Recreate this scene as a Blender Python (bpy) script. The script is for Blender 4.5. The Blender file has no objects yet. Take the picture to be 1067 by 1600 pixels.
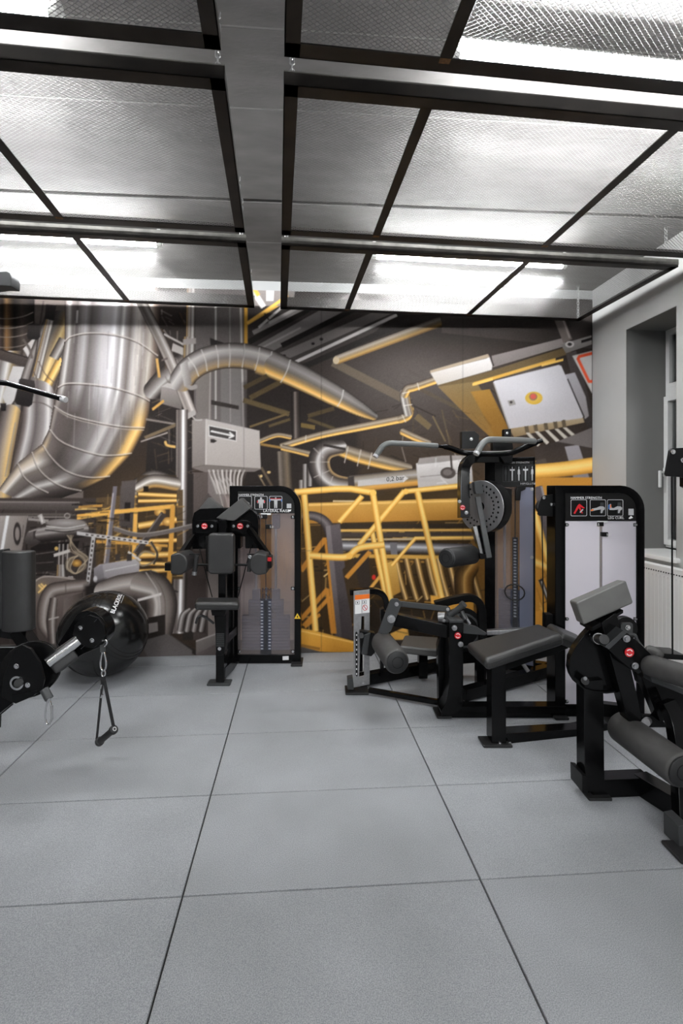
import bpy, bmesh, math, random
import numpy as np
from mathutils import Vector, Matrix, Quaternion

# ------------------------------------------------------------------ camera
F = 727.0; CX = 512.0; CY = 760.0; EYE = 1.34
YAW = math.atan(48 / 727)
CT, ST = math.cos(YAW), math.sin(YAW)
sc = bpy.context.scene
cam_data = bpy.data.cameras.new('camera')
cam = bpy.data.objects.new('camera', cam_data)
sc.collection.objects.link(cam)
cam.location = (0, 0, EYE)
cam.rotation_euler = (math.pi / 2, 0, -YAW)
cam_data.sensor_fit = 'HORIZONTAL'
cam_data.sensor_width = 36.0
cam_data.lens = F / 1067 * 36.0
cam_data.shift_x = (533.5 - CX) / 1067
cam_data.shift_y = -(800 - CY) / 1067
cam_data.clip_start = 0.02
sc.camera = cam

# ------------------------------------------------------------------ world, exposure
world = bpy.data.worlds.new('world'); sc.world = world
world.use_nodes = True
world.node_tree.nodes['Background'].inputs[0].default_value = (0.012, 0.013, 0.018, 1)
world.node_tree.nodes['Background'].inputs[1].default_value = 1.0
sc.view_settings.view_transform = 'Standard'
sc.view_settings.look = 'None'
sc.view_settings.exposure = 0.5
sc.view_settings.gamma = 1.0
sc.view_settings.use_curve_mapping = False
TUBE_POWER = 175.0           # emission of the fluorescent tubes

# ------------------------------------------------------------------ places
WALL_Y = 3.745      # mural wall
WALL_X = 2.47       # window wall
CEIL_Z = 2.98
LEFT_X = -4.4
FRONT_Y = -4.95

RIGHT = Vector((CT, -ST, 0)); FWD = Vector((ST, CT, 0)); UP = Vector((0, 0, 1))

def Q(x, y, d):
    """place seen at photo pixel x, y at distance d metres along the view axis"""
    return RIGHT * ((x - CX) / F * d) + FWD * d + UP * (EYE + (CY - y) / F * d)

def G(x, y, z=0.0):
    """place on the horizontal plane z"""
    return Q(x, y, F * (z - EYE) / (CY - y))

def onX(x, y, X):
    t = (x - CX) / F
    d = X / (t * CT + ST)
    return Vector((X, d * CT - t * d * ST, EYE + (CY - y) / F * d))

def onY(x, y, Y):
    t = (x - CX) / F
    d = Y / (CT - t * ST)
    return Vector((t * d * CT + d * ST, Y, EYE + (CY - y) / F * d))

# ------------------------------------------------------------------ materials
def srgb(*c):
    r = []
    for v in c:
        v = v / 255.0
        r.append(v / 12.92 if v <= 0.04045 else ((v + 0.055) / 1.055) ** 2.4)
    return tuple(r)

def lin(c): return (c[0], c[1], c[2], 1.0)

def material(name, col, rough=0.5, metal=0.0, noise=0.0, nscale=40.0, bump=0.0, bscale=200.0, coat=0.0, spec=0.5,
             trans=0.0, col2=None, stretch=None, emit=None, estr=0.0):
    m = bpy.data.materials.new(name); m.use_nodes = True
    nt = m.node_tree; b = nt.nodes['Principled BSDF']
    b.inputs['Base Color'].default_value = lin(col)
    b.inputs['Roughness'].default_value = rough
    b.inputs['Metallic'].default_value = metal
    b.inputs['Specular IOR Level'].default_value = spec
    b.inputs['Coat Weight'].default_value = coat
    b.inputs['Coat Roughness'].default_value = 0.08
    b.inputs['Transmission Weight'].default_value = trans
    if emit is not None:
        b.inputs['Emission Color'].default_value = lin(emit)
        b.inputs['Emission Strength'].default_value = estr
    tc = None
    if noise > 0 or bump > 0:
        tc = nt.nodes.new('ShaderNodeTexCoord')
        out = tc.outputs['Object']
        if stretch:
            mp = nt.nodes.new('ShaderNodeMapping'); mp.inputs['Scale'].default_value = stretch
            nt.links.new(out, mp.inputs[0]); out = mp.outputs[0]
    if noise > 0:
        n = nt.nodes.new('ShaderNodeTexNoise'); n.inputs['Scale'].default_value = nscale; n.inputs['Detail'].default_value = 5
        nt.links.new(out, n.inputs['Vector'])
        mr = nt.nodes.new('ShaderNodeMapRange')
        mr.inputs[1].default_value = 0.3; mr.inputs[2].default_value = 0.7
        nt.links.new(n.outputs['Fac'], mr.inputs[0])
        mx = nt.nodes.new('ShaderNodeMix'); mx.data_type = 'RGBA'
        c2 = col2 if col2 else tuple(v * (1 - noise) for v in col)
        c1 = col if col2 else tuple(min(1, v * (1 + noise)) for v in col)
        mx.inputs[6].default_value = lin(c2); mx.inputs[7].default_value = lin(c1)
        nt.links.new(mr.outputs[0], mx.inputs[0]); nt.links.new(mx.outputs[2], b.inputs['Base Color'])
    if bump > 0:
        n2 = nt.nodes.new('ShaderNodeTexNoise'); n2.inputs['Scale'].default_value = bscale; n2.inputs['Detail'].default_value = 3
        nt.links.new(out, n2.inputs['Vector'])
        bp = nt.nodes.new('ShaderNodeBump'); bp.inputs['Strength'].default_value = bump; bp.inputs['Distance'].default_value = 0.002
        nt.links.new(n2.outputs['Fac'], bp.inputs['Height']); nt.links.new(bp.outputs[0], b.inputs['Normal'])
    return m

M = {}
M['gloss'] = material('black_powder_coat', (0.0026, 0.0026, 0.0028), 0.17, spec=0.2, bump=0.03, bscale=60)
M['satin'] = material('black_satin_steel', (0.003, 0.003, 0.0032), 0.38, spec=0.18)
M['graphite'] = material('graphite_paint', (0.04, 0.042, 0.043), 0.45, spec=0.3)
M['vinyl'] = material('black_vinyl', (0.023, 0.0228, 0.0226), 0.42, bump=0.12, bscale=420, noise=0.12, nscale=14)
M['greyvinyl'] = material('grey_vinyl', (0.058, 0.057, 0.055), 0.5, bump=0.12, bscale=380, noise=0.1, nscale=14)
M['block'] = material('grey_pad_block', (0.115, 0.114, 0.108), 0.55, bump=0.1, bscale=260, noise=0.1, nscale=18)
M['rubber'] = material('black_rubber', (0.009, 0.009, 0.0095), 0.55, bump=0.15, bscale=300)
M['foam'] = material('roller_foam', (0.048, 0.046, 0.044), 0.62, bump=0.15, bscale=500, noise=0.12, nscale=30)
M['chrome'] = material('chrome', (0.75, 0.75, 0.76), 0.12, metal=1.0)
M['steel'] = material('brushed_steel', (0.42, 0.42, 0.43), 0.34, metal=0.85, noise=0.12, nscale=60, stretch=(1, 1, 0.1))
M['gaugesteel'] = material('grey_gauge_steel', (0.30, 0.30, 0.305), 0.42, metal=0.5, noise=0.12, nscale=50)
M['grip'] = material('grey_grip', (0.11, 0.115, 0.112), 0.4)
M['red'] = material('red_print', srgb(200, 30, 38), 0.35)
M['white'] = material('white_print', (0.82, 0.82, 0.82), 0.4)
M['offwhite'] = material('pale_grey_print', (0.45, 0.45, 0.46), 0.4)
M['orange'] = material('orange_print', srgb(240, 118, 30), 0.4)
M['yellow'] = material('yellow_print', srgb(245, 200, 50), 0.4)
M['blue'] = material('blue_print', srgb(70, 120, 190), 0.4)
M['weight'] = material('weight_plate_steel', srgb(44, 52, 76), 0.5)
M['signblack'] = material('sign_black', (0.0045, 0.0042, 0.0042), 0.35, spec=0.3)
M['rust'] = material('rusty_raw_steel', (0.028, 0.023, 0.019), 0.4, metal=0.3, noise=0.5, nscale=7, col2=(0.010, 0.0085, 0.0075), stretch=(1, 1, 1))
M['rawsteel'] = material('raw_steel', (0.16, 0.155, 0.14), 0.42, metal=0.5, noise=0.4, nscale=14, col2=(0.07, 0.068, 0.062))
M['weld'] = material('rust_spot', (0.22, 0.10, 0.03), 0.7, noise=0.5, nscale=60, col2=(0.07, 0.035, 0.015))
M['meshsteel'] = material('expanded_metal', (0.25, 0.246, 0.24), 0.33, metal=0.8)
M['chain'] = material('zinc_chain', (0.55, 0.55, 0.55), 0.3, metal=0.9)
M['tube'] = material('lit_tube', (0.9, 0.9, 0.9), 0.4, emit=(0.965, 0.985, 1.0), estr=TUBE_POWER)
M['lampwhite'] = material('lamp_white', (0.6, 0.6, 0.58), 0.4)
M['pvc'] = material('white_pvc', (0.80, 0.80, 0.79), 0.3)
M['radiator'] = material('radiator_enamel', (0.9, 0.895, 0.88), 0.32)
M['slot'] = material('dark_slot', (0.05, 0.05, 0.05), 0.8)
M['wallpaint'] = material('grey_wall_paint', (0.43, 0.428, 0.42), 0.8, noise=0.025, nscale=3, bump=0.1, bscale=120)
M['palewall'] = material('pale_wall_paint', (0.34, 0.345, 0.34), 0.8, bump=0.1, bscale=120)
M['concrete'] = material('concrete', (0.215, 0.205, 0.2), 0.85, noise=0.13, nscale=7, bump=0.3, bscale=45, stretch=(0.7, 2, 1))
M['reveal'] = material('reveal_shade_tone', (0.20, 0.198, 0.192), 0.8)  # wall grey darkened to carry the weaker light inside the window recess
M['farwall'] = material('dark_wall_paint', (0.14, 0.138, 0.135), 0.8)
M['joint'] = material('dark_joint', (0.03, 0.029, 0.028), 0.9)
M['palejoint'] = material('pale_joint_mortar', (0.42, 0.41, 0.40), 0.9)

def tile_material():
    m = bpy.data.materials.new('rubber_tile'); m.use_nodes = True
    nt = m.node_tree; b = nt.nodes['Principled BSDF']
    b.inputs['Roughness'].default_value = 0.72
    tc = nt.nodes.new('ShaderNodeTexCoord')
    geo = nt.nodes.new('ShaderNodeNewGeometry')
    n1 = nt.nodes.new('ShaderNodeTexNoise'); n1.inputs['Scale'].default_value = 330; n1.inputs['Detail'].default_value = 2
    n2 = nt.nodes.new('ShaderNodeTexNoise'); n2.inputs['Scale'].default_value = 2.2; n2.inputs['Detail'].default_value = 6
    nt.links.new(geo.outputs['Position'], n1.inputs['Vector']); nt.links.new(geo.outputs['Position'], n2.inputs['Vector'])
    r1 = nt.nodes.new('ShaderNodeValToRGB')
    r1.color_ramp.elements[0].position = 0.36; r1.color_ramp.elements[0].color = lin((0.205, 0.215, 0.232))
    r1.color_ramp.elements[1].position = 0.64; r1.color_ramp.elements[1].color = lin((0.345, 0.352, 0.362))
    nt.links.new(n1.outputs['Fac'], r1.inputs[0])
    mr = nt.nodes.new('ShaderNodeMapRange'); mr.inputs[1].default_value = 0.3; mr.inputs[2].default_value = 0.7
    mr.inputs[3].default_value = 0.86; mr.inputs[4].default_value = 1.1
    nt.links.new(n2.outputs['Fac'], mr.inputs[0])
    oi = nt.nodes.new('ShaderNodeObjectInfo')
    mr2 = nt.nodes.new('ShaderNodeMapRange'); mr2.inputs[3].default_value = 0.98; mr2.inputs[4].default_value = 1.02
    nt.links.new(oi.outputs['Random'], mr2.inputs[0])
    mu = nt.nodes.new('ShaderNodeMath'); mu.operation = 'MULTIPLY'
    nt.links.new(mr.outputs[0], mu.inputs[0]); nt.links.new(mr2.outputs[0], mu.inputs[1])
    vm = nt.nodes.new('ShaderNodeVectorMath'); vm.operation = 'SCALE'
    nt.links.new(r1.outputs[0], vm.inputs[0]); nt.links.new(mu.outputs[0], vm.inputs['Scale'])
    nt.links.new(vm.outputs[0], b.inputs['Base Color'])
    bp = nt.nodes.new('ShaderNodeBump'); bp.inputs['Strength'].default_value = 0.35; bp.inputs['Distance'].default_value = 0.002
    nt.links.new(n1.outputs['Fac'], bp.inputs['Height']); nt.links.new(bp.outputs[0], b.inputs['Normal'])
    return m
M['tile'] = tile_material()

def shroud_material(name, tint, milk):
    m = bpy.data.materials.new(name); m.use_nodes = True
    nt = m.node_tree; nt.nodes.remove(nt.nodes['Principled BSDF'])
    out = nt.nodes['Material Output']
    tr = nt.nodes.new('ShaderNodeBsdfTransparent'); tr.inputs[0].default_value = (0.93, 0.94, 0.97, 1)
    df = nt.nodes.new('ShaderNodeBsdfDiffuse'); df.inputs[0].default_value = lin(tint)
    tl = nt.nodes.new('ShaderNodeBsdfTranslucent'); tl.inputs[0].default_value = lin(tint)
    gl = nt.nodes.new('ShaderNodeBsdfGlossy'); gl.inputs['Roughness'].default_value = 0.12
    a = nt.nodes.new('ShaderNodeMixShader'); a.inputs[0].default_value = 0.35
    nt.links.new(df.outputs[0], a.inputs[1]); nt.links.new(tl.outputs[0], a.inputs[2])
    mm = nt.nodes.new('ShaderNodeMixShader'); mm.inputs[0].default_value = milk
    nt.links.new(tr.outputs[0], mm.inputs[1]); nt.links.new(a.outputs[0], mm.inputs[2])
    fr = nt.nodes.new('ShaderNodeFresnel'); fr.inputs[0].default_value = 1.35
    g = nt.nodes.new('ShaderNodeMixShader')
    nt.links.new(fr.outputs[0], g.inputs[0]); nt.links.new(mm.outputs[0], g.inputs[1]); nt.links.new(gl.outputs[0], g.inputs[2])
    nt.links.new(g.outputs[0], out.inputs[0])
    return m
M['milk'] = shroud_material('milky_acrylic', srgb(232, 216, 212), 0.15)
M['milkpale'] = shroud_material('pale_milky_acrylic', srgb(246, 242, 250), 0.85)
M['milkblue'] = shroud_material('bluish_acrylic', srgb(176, 182, 206), 0.55)
M['clear'] = shroud_material('clear_acrylic', srgb(170, 170, 180), 0.06)
def glass_material():
    m = bpy.data.materials.new('window_glass'); m.use_nodes = True
    nt = m.node_tree; nt.nodes.remove(nt.nodes['Principled BSDF']); out = nt.nodes['Material Output']
    tr = nt.nodes.new('ShaderNodeBsdfTransparent'); tr.inputs[0].default_value = (0.8, 0.82, 0.82, 1)
    gl = nt.nodes.new('ShaderNodeBsdfGlossy'); gl.inputs['Roughness'].default_value = 0.02
    fr = nt.nodes.new('ShaderNodeFresnel'); fr.inputs[0].default_value = 1.5
    g = nt.nodes.new('ShaderNodeMixShader')
    nt.links.new(fr.outputs[0], g.inputs[0]); nt.links.new(tr.outputs[0], g.inputs[1]); nt.links.new(gl.outputs[0], g.inputs[2])
    nt.links.new(g.outputs[0], out.inputs[0]); return m
M['glass'] = glass_material()

# ------------------------------------------------------------------ mesh helpers
COL = sc.collection

def root(name, label, cat, loc, group=None):
    o = bpy.data.objects.new(name, None); COL.objects.link(o)
    o.empty_display_size = 0.1
    o.location = loc; o['label'] = label; o['category'] = cat
    if group: o['group'] = group
    return o

def origin(parent):
    v = Vector((0, 0, 0))
    while parent is not None:
        v += Vector(parent.location); parent = parent.parent
    return v

def link_mesh(name, me, parent=None):
    o = bpy.data.objects.new(name, me); COL.objects.link(o)
    if parent is not None: o.parent = parent
    return o

def fin(bm, name, mat, parent=None, bevel=0.0, seg=2, angle=35, label=None, tag=None, limit=30):
    """bmesh (world coordinates) -> one object"""
    bmesh.ops.recalc_face_normals(bm, faces=bm.faces[:])
    if bevel > 0:
        es = [e for e in bm.edges if len(e.link_faces) == 2 and e.calc_face_angle(0) > math.radians(limit)]
        bmesh.ops.bevel(bm, geom=es, offset=bevel, segments=seg, profile=0.5, affect='EDGES', clamp_overlap=True)
    off = origin(parent)
    if off.length > 0: bmesh.ops.translate(bm, verts=bm.verts[:], vec=-off)
    me = bpy.data.meshes.new(name); bm.to_mesh(me); bm.free()
    if isinstance(mat, str): mat = M[mat]
    me.materials.append(mat)
    me.shade_smooth(); me.set_sharp_from_angle(angle=math.radians(angle))
    o = link_mesh(name, me, parent)
    if bevel > 0:
        wn = o.modifiers.new('weighted_normals', 'WEIGHTED_NORMAL'); wn.keep_sharp = True; wn.weight = 80
    if label: o['label'] = label
    if tag: o['label'], o['category'] = tag[0], tag[1]
    return o

def NB(): return bmesh.new()

def hexa(bm, p):
    """8 corners: bottom ring 0-3, top ring 4-7"""
    v = [bm.verts.new(q) for q in p]
    for f in ((3, 2, 1, 0), (4, 5, 6, 7), (0, 1, 5, 4), (1, 2, 6, 5), (2, 3, 7, 6), (3, 0, 4, 7)):
        bm.faces.new([v[i] for i in f])
    return bm

def box(bm, a, b):
    x0, y0, z0 = a; x1, y1, z1 = b
    return hexa(bm, [(x0, y0, z0), (x1, y0, z0), (x1, y1, z0), (x0, y1, z0), (x0, y0, z1), (x1, y0, z1), (x1, y1, z1), (x0, y1, z1)])

def prism(bm, pts, vec):
    a = [bm.verts.new(p) for p in pts]; b = [bm.verts.new(Vector(p) + vec) for p in pts]
    bm.faces.new(a); bm.faces.new(b[::-1])
    n = len(a)
    for i in range(n):
        bm.faces.new((a[i], b[i], b[(i + 1) % n], a[(i + 1) % n]))
    return bm

def ppx(pts, d): return [Q(x, y, d) for x, y in pts]

def loopframe(bm, outer, inner, vec):
    ao = [bm.verts.new(p) for p in outer]; ai = [bm.verts.new(p) for p in inner]
    bo = [bm.verts.new(Vector(p) + vec) for p in outer]; bi = [bm.verts.new(Vector(p) + vec) for p in inner]
    n = len(ao)
    for i in range(n):
        j = (i + 1) % n
        bm.faces.new((ao[i], ao[j], ai[j], ai[i])); bm.faces.new((bo[j], bo[i], bi[i], bi[j]))
        bm.faces.new((ao[j], ao[i], bo[i], bo[j])); bm.faces.new((ai[i], ai[j], bi[j], bi[i]))
    return bm

def side_up(t, up):
    s = t.cross(up)
    if s.length < 1e-4: s = t.cross(Vector((0, 1, 0)))
    s.normalize(); u = s.cross(t).normalized()
    return s, u

def sweep(bm, path, w, h, up=UP, closed=False):
    """rectangular section swept along a path with mitred corners"""
    path = [Vector(p) for p in path]; rings = []
    n = len(path)
    for i, p in enumerate(path):
        if closed:
            t0 = (p - path[i - 1]).normalized(); t1 = (path[(i + 1) % n] - p).normalized()
        else:
            t0 = (p - path[i - 1]).normalized() if i > 0 else (path[1] - p).normalized()
            t1 = (path[i + 1] - p).normalized() if i < n - 1 else t0
        t = (t0 + t1).normalized()
        k = 1.0 / max(0.45, math.sqrt(max(0.0, (1 + t0.dot(t1)) / 2)))
        s, u = side_up(t, up)
        ww = w[i] if isinstance(w, (list, tuple)) else w
        hh = h[i] if isinstance(h, (list, tuple)) else h
        # stretch the mitre in the bend plane only
        bend = (t1 - t0)
        ks = ku = 1.0
        if bend.length > 1e-4:
            bend.normalize()
            ks = 1 + (k - 1) * abs(bend.dot(s)); ku = 1 + (k - 1) * abs(bend.dot(u))
        rings.append([bm.verts.new(p + s * (a * ww / 2 * ks) + u * (b * hh / 2 * ku)) for a, b in ((-1, -1), (1, -1), (1, 1), (-1, 1))])
    m = n if closed else n - 1
    for i in range(m):
        A, B = rings[i], rings[(i + 1) % n]
        for j in range(4):
            bm.faces.new((A[j], A[(j + 1) % 4], B[(j + 1) % 4], B[j]))
    if not closed:
        bm.faces.new(rings[0][::-1]); bm.faces.new(rings[-1])
    return bm

def tube(bm, path, r, n=12, caps=True, closed=False):
    path = [Vector(p) for p in path]; rings = []; m = len(path); prev = None
    for i, p in enumerate(path):
        if closed:
            t = (path[(i + 1) % m] - path[i - 1]).normalized()
        else:
            t = (path[min(i + 1, m - 1)] - path[max(i - 1, 0)]).normalized()
        if prev is None:
            a = t.orthogonal().normalized()
        else:
            a = prev - t * prev.dot(t)
            a = a.normalized() if a.length > 1e-5 else t.orthogonal().normalized()
        prev = a; b = t.cross(a)
        rr = r[i] if isinstance(r, (list, tuple)) else r
        rings.append([bm.verts.new(p + a * (rr * math.cos(2 * math.pi * k / n)) + b * (rr * math.sin(2 * math.pi * k / n))) for k in range(n)])
    for i in range(m if closed else m - 1):
        A, B = rings[i], rings[(i + 1) % m]
        for k in range(n):
            bm.faces.new((A[k], A[(k + 1) % n], B[(k + 1) % n], B[k]))
    if caps and not closed:
        bm.faces.new(rings[0][::-1]); bm.faces.new(rings[-1])
    return bm

def cyl(bm, p0, p1, r, n=20): return tube(bm, [p0, p1], r, n)

def ring(bm, c, nrm, r0, r1, th, n=28):
    """flat annulus with thickness th along nrm, facing +nrm"""
    nrm = Vector(nrm).normalized(); a = nrm.orthogonal().normalized(); b = nrm.cross(a); c = Vector(c)
    o = [c + (a * math.cos(2 * math.pi * k / n) + b * math.sin(2 * math.pi * k / n)) * r1 for k in range(n)]
    i = [c + (a * math.cos(2 * math.pi * k / n) + b * math.sin(2 * math.pi * k / n)) * r0 for k in range(n)]
    return loopframe(bm, o, i, nrm * th)

def arc_pts(c, r, a0, a1, n):
    return [(c[0] + r * math.cos(math.radians(a0 + (a1 - a0) * k / n)), c[1] + r * math.sin(math.radians(a0 + (a1 - a0) * k / n))) for k in range(n + 1)]

def smooth_path(pts, n=6):
    """Catmull-Rom through 3D points"""
    P = [Vector(p) for p in pts]; P = [P[0] * 2 - P[1]] + P + [P[-1] * 2 - P[-2]]
    out = []
    for i in range(1, len(P) - 2):
        for k in range(n):
            t = k / n
            out.append(0.5 * ((2 * P[i]) + (-P[i - 1] + P[i + 1]) * t + (2 * P[i - 1] - 5 * P[i] + 4 * P[i + 1] - P[i + 2]) * t * t
                              + (-P[i - 1] + 3 * P[i] - 3 * P[i + 1] + P[i + 2]) * t ** 3))
    out.append(P[-2]); return out

def round_corner(a, b, c, r, n=6):
    """points rounding the corner a-b-c by radius-like distance r"""
    a, b, c = Vector(a), Vector(b), Vector(c)
    p = b + (a - b).normalized() * r; q = b + (c - b).normalized() * r
    return [(p * (1 - t) ** 2 + b * 2 * t * (1 - t) + q * t * t) for t in [k / n for k in range(n + 1)]]

_bolt = {}
def bolt(parent, p, nrm, r=0.008, mat='chrome', name='bolt'):
    """a domed bolt head on a washer; meshes shared by size and direction"""
    nrm = Vector(nrm).normalized()
    key = (round(r, 4), mat, tuple(round(v, 2) for v in nrm))
    if key not in _bolt:
        bm = NB(); tube(bm, [Vector((0, 0, 0)), nrm * r * 0.3, nrm * r * 0.3, nrm * r * 0.75, nrm * r * 0.8], [r, r, r * 0.72, r * 0.66, r * 0.3], 12)
        bmesh.ops.recalc_face_normals(bm, faces=bm.faces[:])
        me = bpy.data.meshes.new(name); bm.to_mesh(me); bm.free(); me.materials.append(M[mat])
        me.shade_smooth(); me.set_sharp_from_angle(angle=math.radians(40))
        _bolt[key] = me
    o = link_mesh(name, _bolt[key], parent); o.location = Vector(p) - origin(parent)
    return o

def text(body, name, parent, p, ex, ez, height, mat='white', align='LEFT', thick=0.0006, bold=0.0):
    """lettering: p = baseline start, ex = reading direction, ez = up; capital height in metres"""
    cu = bpy.data.curves.new(name, 'FONT'); cu.body = body; cu.align_x = align
    cu.size = height / 0.69; cu.extrude = thick; cu.offset = bold
    cu.resolution_u = 2
    o = bpy.data.objects.new(name + '_tmp', cu); COL.objects.link(o)
    dg = bpy.context.evaluated_depsgraph_get()
    me = bpy.data.meshes.new_from_object(o.evaluated_get(dg))
    bpy.data.objects.remove(o); bpy.data.curves.remove(cu)
    ex = Vector(ex).normalized(); ez = Vector(ez).normalized(); n = ex.cross(ez)
    mat4 = Matrix((ex, ez, n)).transposed().to_4x4(); mat4.translation = Vector(p) - origin(parent)
    me.transform(mat4); me.name = name
    me.materials.clear(); me.materials.append(M[mat])
    return link_mesh(name, me, parent)

def emblem(parent, p, nrm, r):
    nrm = Vector(nrm).normalized()
    bm = NB(); cyl(bm, Vector(p), Vector(p) + nrm * 0.004, r, 28)
    o = fin(bm, 'emblem', 'red', parent, label='round red emblem with a white swirl')
    a = nrm.orthogonal().normalized()
    # two white arcs of the swirl
    z = UP - nrm * UP.dot(nrm); z.normalize(); x = z.cross(nrm)
    for s in (0, 180):
        bm = NB(); pts = []
        for k in range(9):
            t = math.radians(s + 20 + 125 * k / 8); pts.append((x * math.cos(t) + z * math.sin(t)) * r * 0.74)
        for k in range(8, -1, -1):
            t = math.radians(s + 20 + 125 * k / 8); pts.append((x * math.cos(t) + z * math.sin(t)) * r * 0.52)
        prism(bm, [Vector(p) + nrm * 0.0042 + q for q in pts], nrm * 0.0006)
        fin(bm, 'swirl', 'white', o)
    return o

def roller(parent, p0, p1, r, mat='foam', name='roller_pad', capmat='rubber', n=32):
    """foam roller with rounded edges; the end cap sits on p0"""
    p0, p1 = Vector(p0), Vector(p1); t = (p1 - p0).normalized(); L = (p1 - p0).length; e = r * 0.16
    bm = NB()
    tube(bm, [p0 + t * 0.0, p0 + t * e * 0.3, p0 + t * e, p1 - t * e, p1 - t * e * 0.3, p1],
         [r - e, r - e * 0.3, r, r, r - e * 0.3, r - e], n)
    o = fin(bm, name, mat, parent, angle=60)
    bm = NB(); tube(bm, [p0 + t * 0.004, p0 - t * 0.006, p0 - t * 0.009], [r * 0.86, r * 0.86, r * 0.8], n)
    c = fin(bm, 'end_cap', capmat, o, angle=40)
    bm = NB(); ring(bm, p0 - t * 0.0088, -t, r * 0.42, r * 0.46, 0.0012, n); fin(bm, 'cap_ring', 'satin', o)
    return o

def pad(parent, top, thick, mat='vinyl', name='pad', bevel=0.018, dirn=None, seam=True, seg=4):
    """cushion from 4 top corners, growing away along dirn"""
    top = [Vector(p) for p in top]
    nrm = (top[1] - top[0]).cross(top[3] - top[0]).normalized()
    if dirn is None: dirn = nrm if nrm.z < 0 else -nrm
    dirn = Vector(dirn).normalized()
    bm = NB(); hexa(bm, [p + dirn * thick for p in top] + top)
    o = fin(bm, name, mat, parent, bevel=bevel, seg=seg, angle=60)
    if seam:
        bm = NB(); c = sum(top, Vector()) / 4
        pts = []
        for i in range(4):
            a, b, cc = top[i - 1], top[i], top[(i + 1) % 4]
            pts += round_corner(a, b, cc, bevel * 1.1, 4)
        path = [p + (p - c).normalized() * 0.0005 + dirn * (bevel * 1.02) for p in pts]
        tube(bm, path, 0.0016, 6, closed=True); fin(bm, 'seam', 'rubber', o)
    return o
# ================================================================== setting
def struct(o): o['kind'] = 'structure'; return o

# --- floor: dark bed with one rubber tile per piece
bm = NB(); box(bm, (LEFT_X, FRONT_Y, -0.06), (WALL_X + 0.02, WALL_Y + 0.02, -0.012))
floor = struct(fin(bm, 'floor', 'joint'))
floor['label'] = 'grey rubber tile floor of the gym'; floor['category'] = 'floor'
tiles = {}
xs = [-4.4] + [-0.374 + 0.998 * k for k in range(-4, 4) if -4.4 < -0.374 + 0.998 * k < WALL_X] + [WALL_X]
ys = [FRONT_Y] + [1.55 + 0.5 * k for k in range(-13, 5) if 1.55 + 0.5 * k > FRONT_Y] + [WALL_Y]
rng = random.Random(4)
for i in range(len(xs) - 1):
    for j in range(len(ys) - 1):
        w = xs[i + 1] - xs[i]; l = ys[j + 1] - ys[j]
        if w < 0.05 or l < 0.05: continue
        key = (round(w, 3), round(l, 3))
        if key not in tiles:
            g = 0.0030; bm = NB(); box(bm, (g, g * 0.8, -0.012), (w - g, l - g * 0.8, 0))
            bmesh.ops.recalc_face_normals(bm, faces=bm.faces[:])
            es = [e for e in bm.edges if all(v.co.z > -0.001 for v in e.verts)]
            bmesh.ops.bevel(bm, geom=es, offset=0.0022, segments=2, profile=0.5, affect='EDGES')
            me = bpy.data.meshes.new('floor_tile'); bm.to_mesh(me); bm.free(); me.materials.append(M['tile'])
            me.shade_flat()
            tiles[key] = me
        t = link_mesh('floor_tile', tiles[key], floor)
        t.location = (xs[i], ys[j], rng.uniform(-0.0008, 0.0))
# --- ceiling: precast slabs with joints
bm = NB(); box(bm, (LEFT_X, FRONT_Y, CEIL_Z + 0.02), (WALL_X + 0.02, WALL_Y + 0.02, CEIL_Z + 0.12))
ceiling = struct(fin(bm, 'ceiling', 'joint')); ceiling['label'] = 'raw concrete slab ceiling'; ceiling['category'] = 'ceiling'
# joint lines measured on the strip between the mesh panels
def ceil_y(px, py): return G(px, py, CEIL_Z).y
jy = [FRONT_Y, -3.4, -2.2, -1.2, -0.2, 0.75] + [ceil_y(395, 43), ceil_y(400, 169), ceil_y(410, 314), ceil_y(412, 379)] + [WALL_Y]
for k in range(len(jy) - 1):
    a, b = jy[k], jy[k + 1]
    wide = 0.014 if k == 8 else 0.004
    bm = NB(); box(bm, (LEFT_X, a + wide, CEIL_Z), (WALL_X + 0.02, b - (0.014 if k == 7 else 0.002), CEIL_Z + 0.04))
    fin(bm, 'ceiling_slab', 'concrete', ceiling, bevel=0.002, seg=1)
    if k in (6, 7, 9):      # pale mortar line in the joint
        bm = NB(); box(bm, (LEFT_X, a - 0.004, CEIL_Z + 0.001), (WALL_X, a + 0.005, CEIL_Z + 0.03)); fin(bm, 'joint_mortar', 'palejoint', ceiling)
# --- walls
def wall(name, a, b, mat, label):
    bm = NB(); box(bm, a, b); o = struct(fin(bm, name, mat)); o['label'] = label; o['category'] = 'wall'; return o
wall('wall_back', (LEFT_X - 0.15, WALL_Y, -0.06), (WALL_X + 0.5, WALL_Y + 0.15, CEIL_Z + 0.1), 'palewall', 'pale wall carrying the industrial mural')
wall('wall_left', (LEFT_X - 0.15, FRONT_Y - 0.15, -0.06), (LEFT_X, WALL_Y, CEIL_Z + 0.1), 'farwall', 'plain dark grey wall on the far left side')
wall('wall_front', (LEFT_X, FRONT_Y - 0.15, -0.06), (WALL_X + 0.5, FRONT_Y, CEIL_Z + 0.1), 'farwall', 'plain dark grey wall behind the camera')
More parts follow.
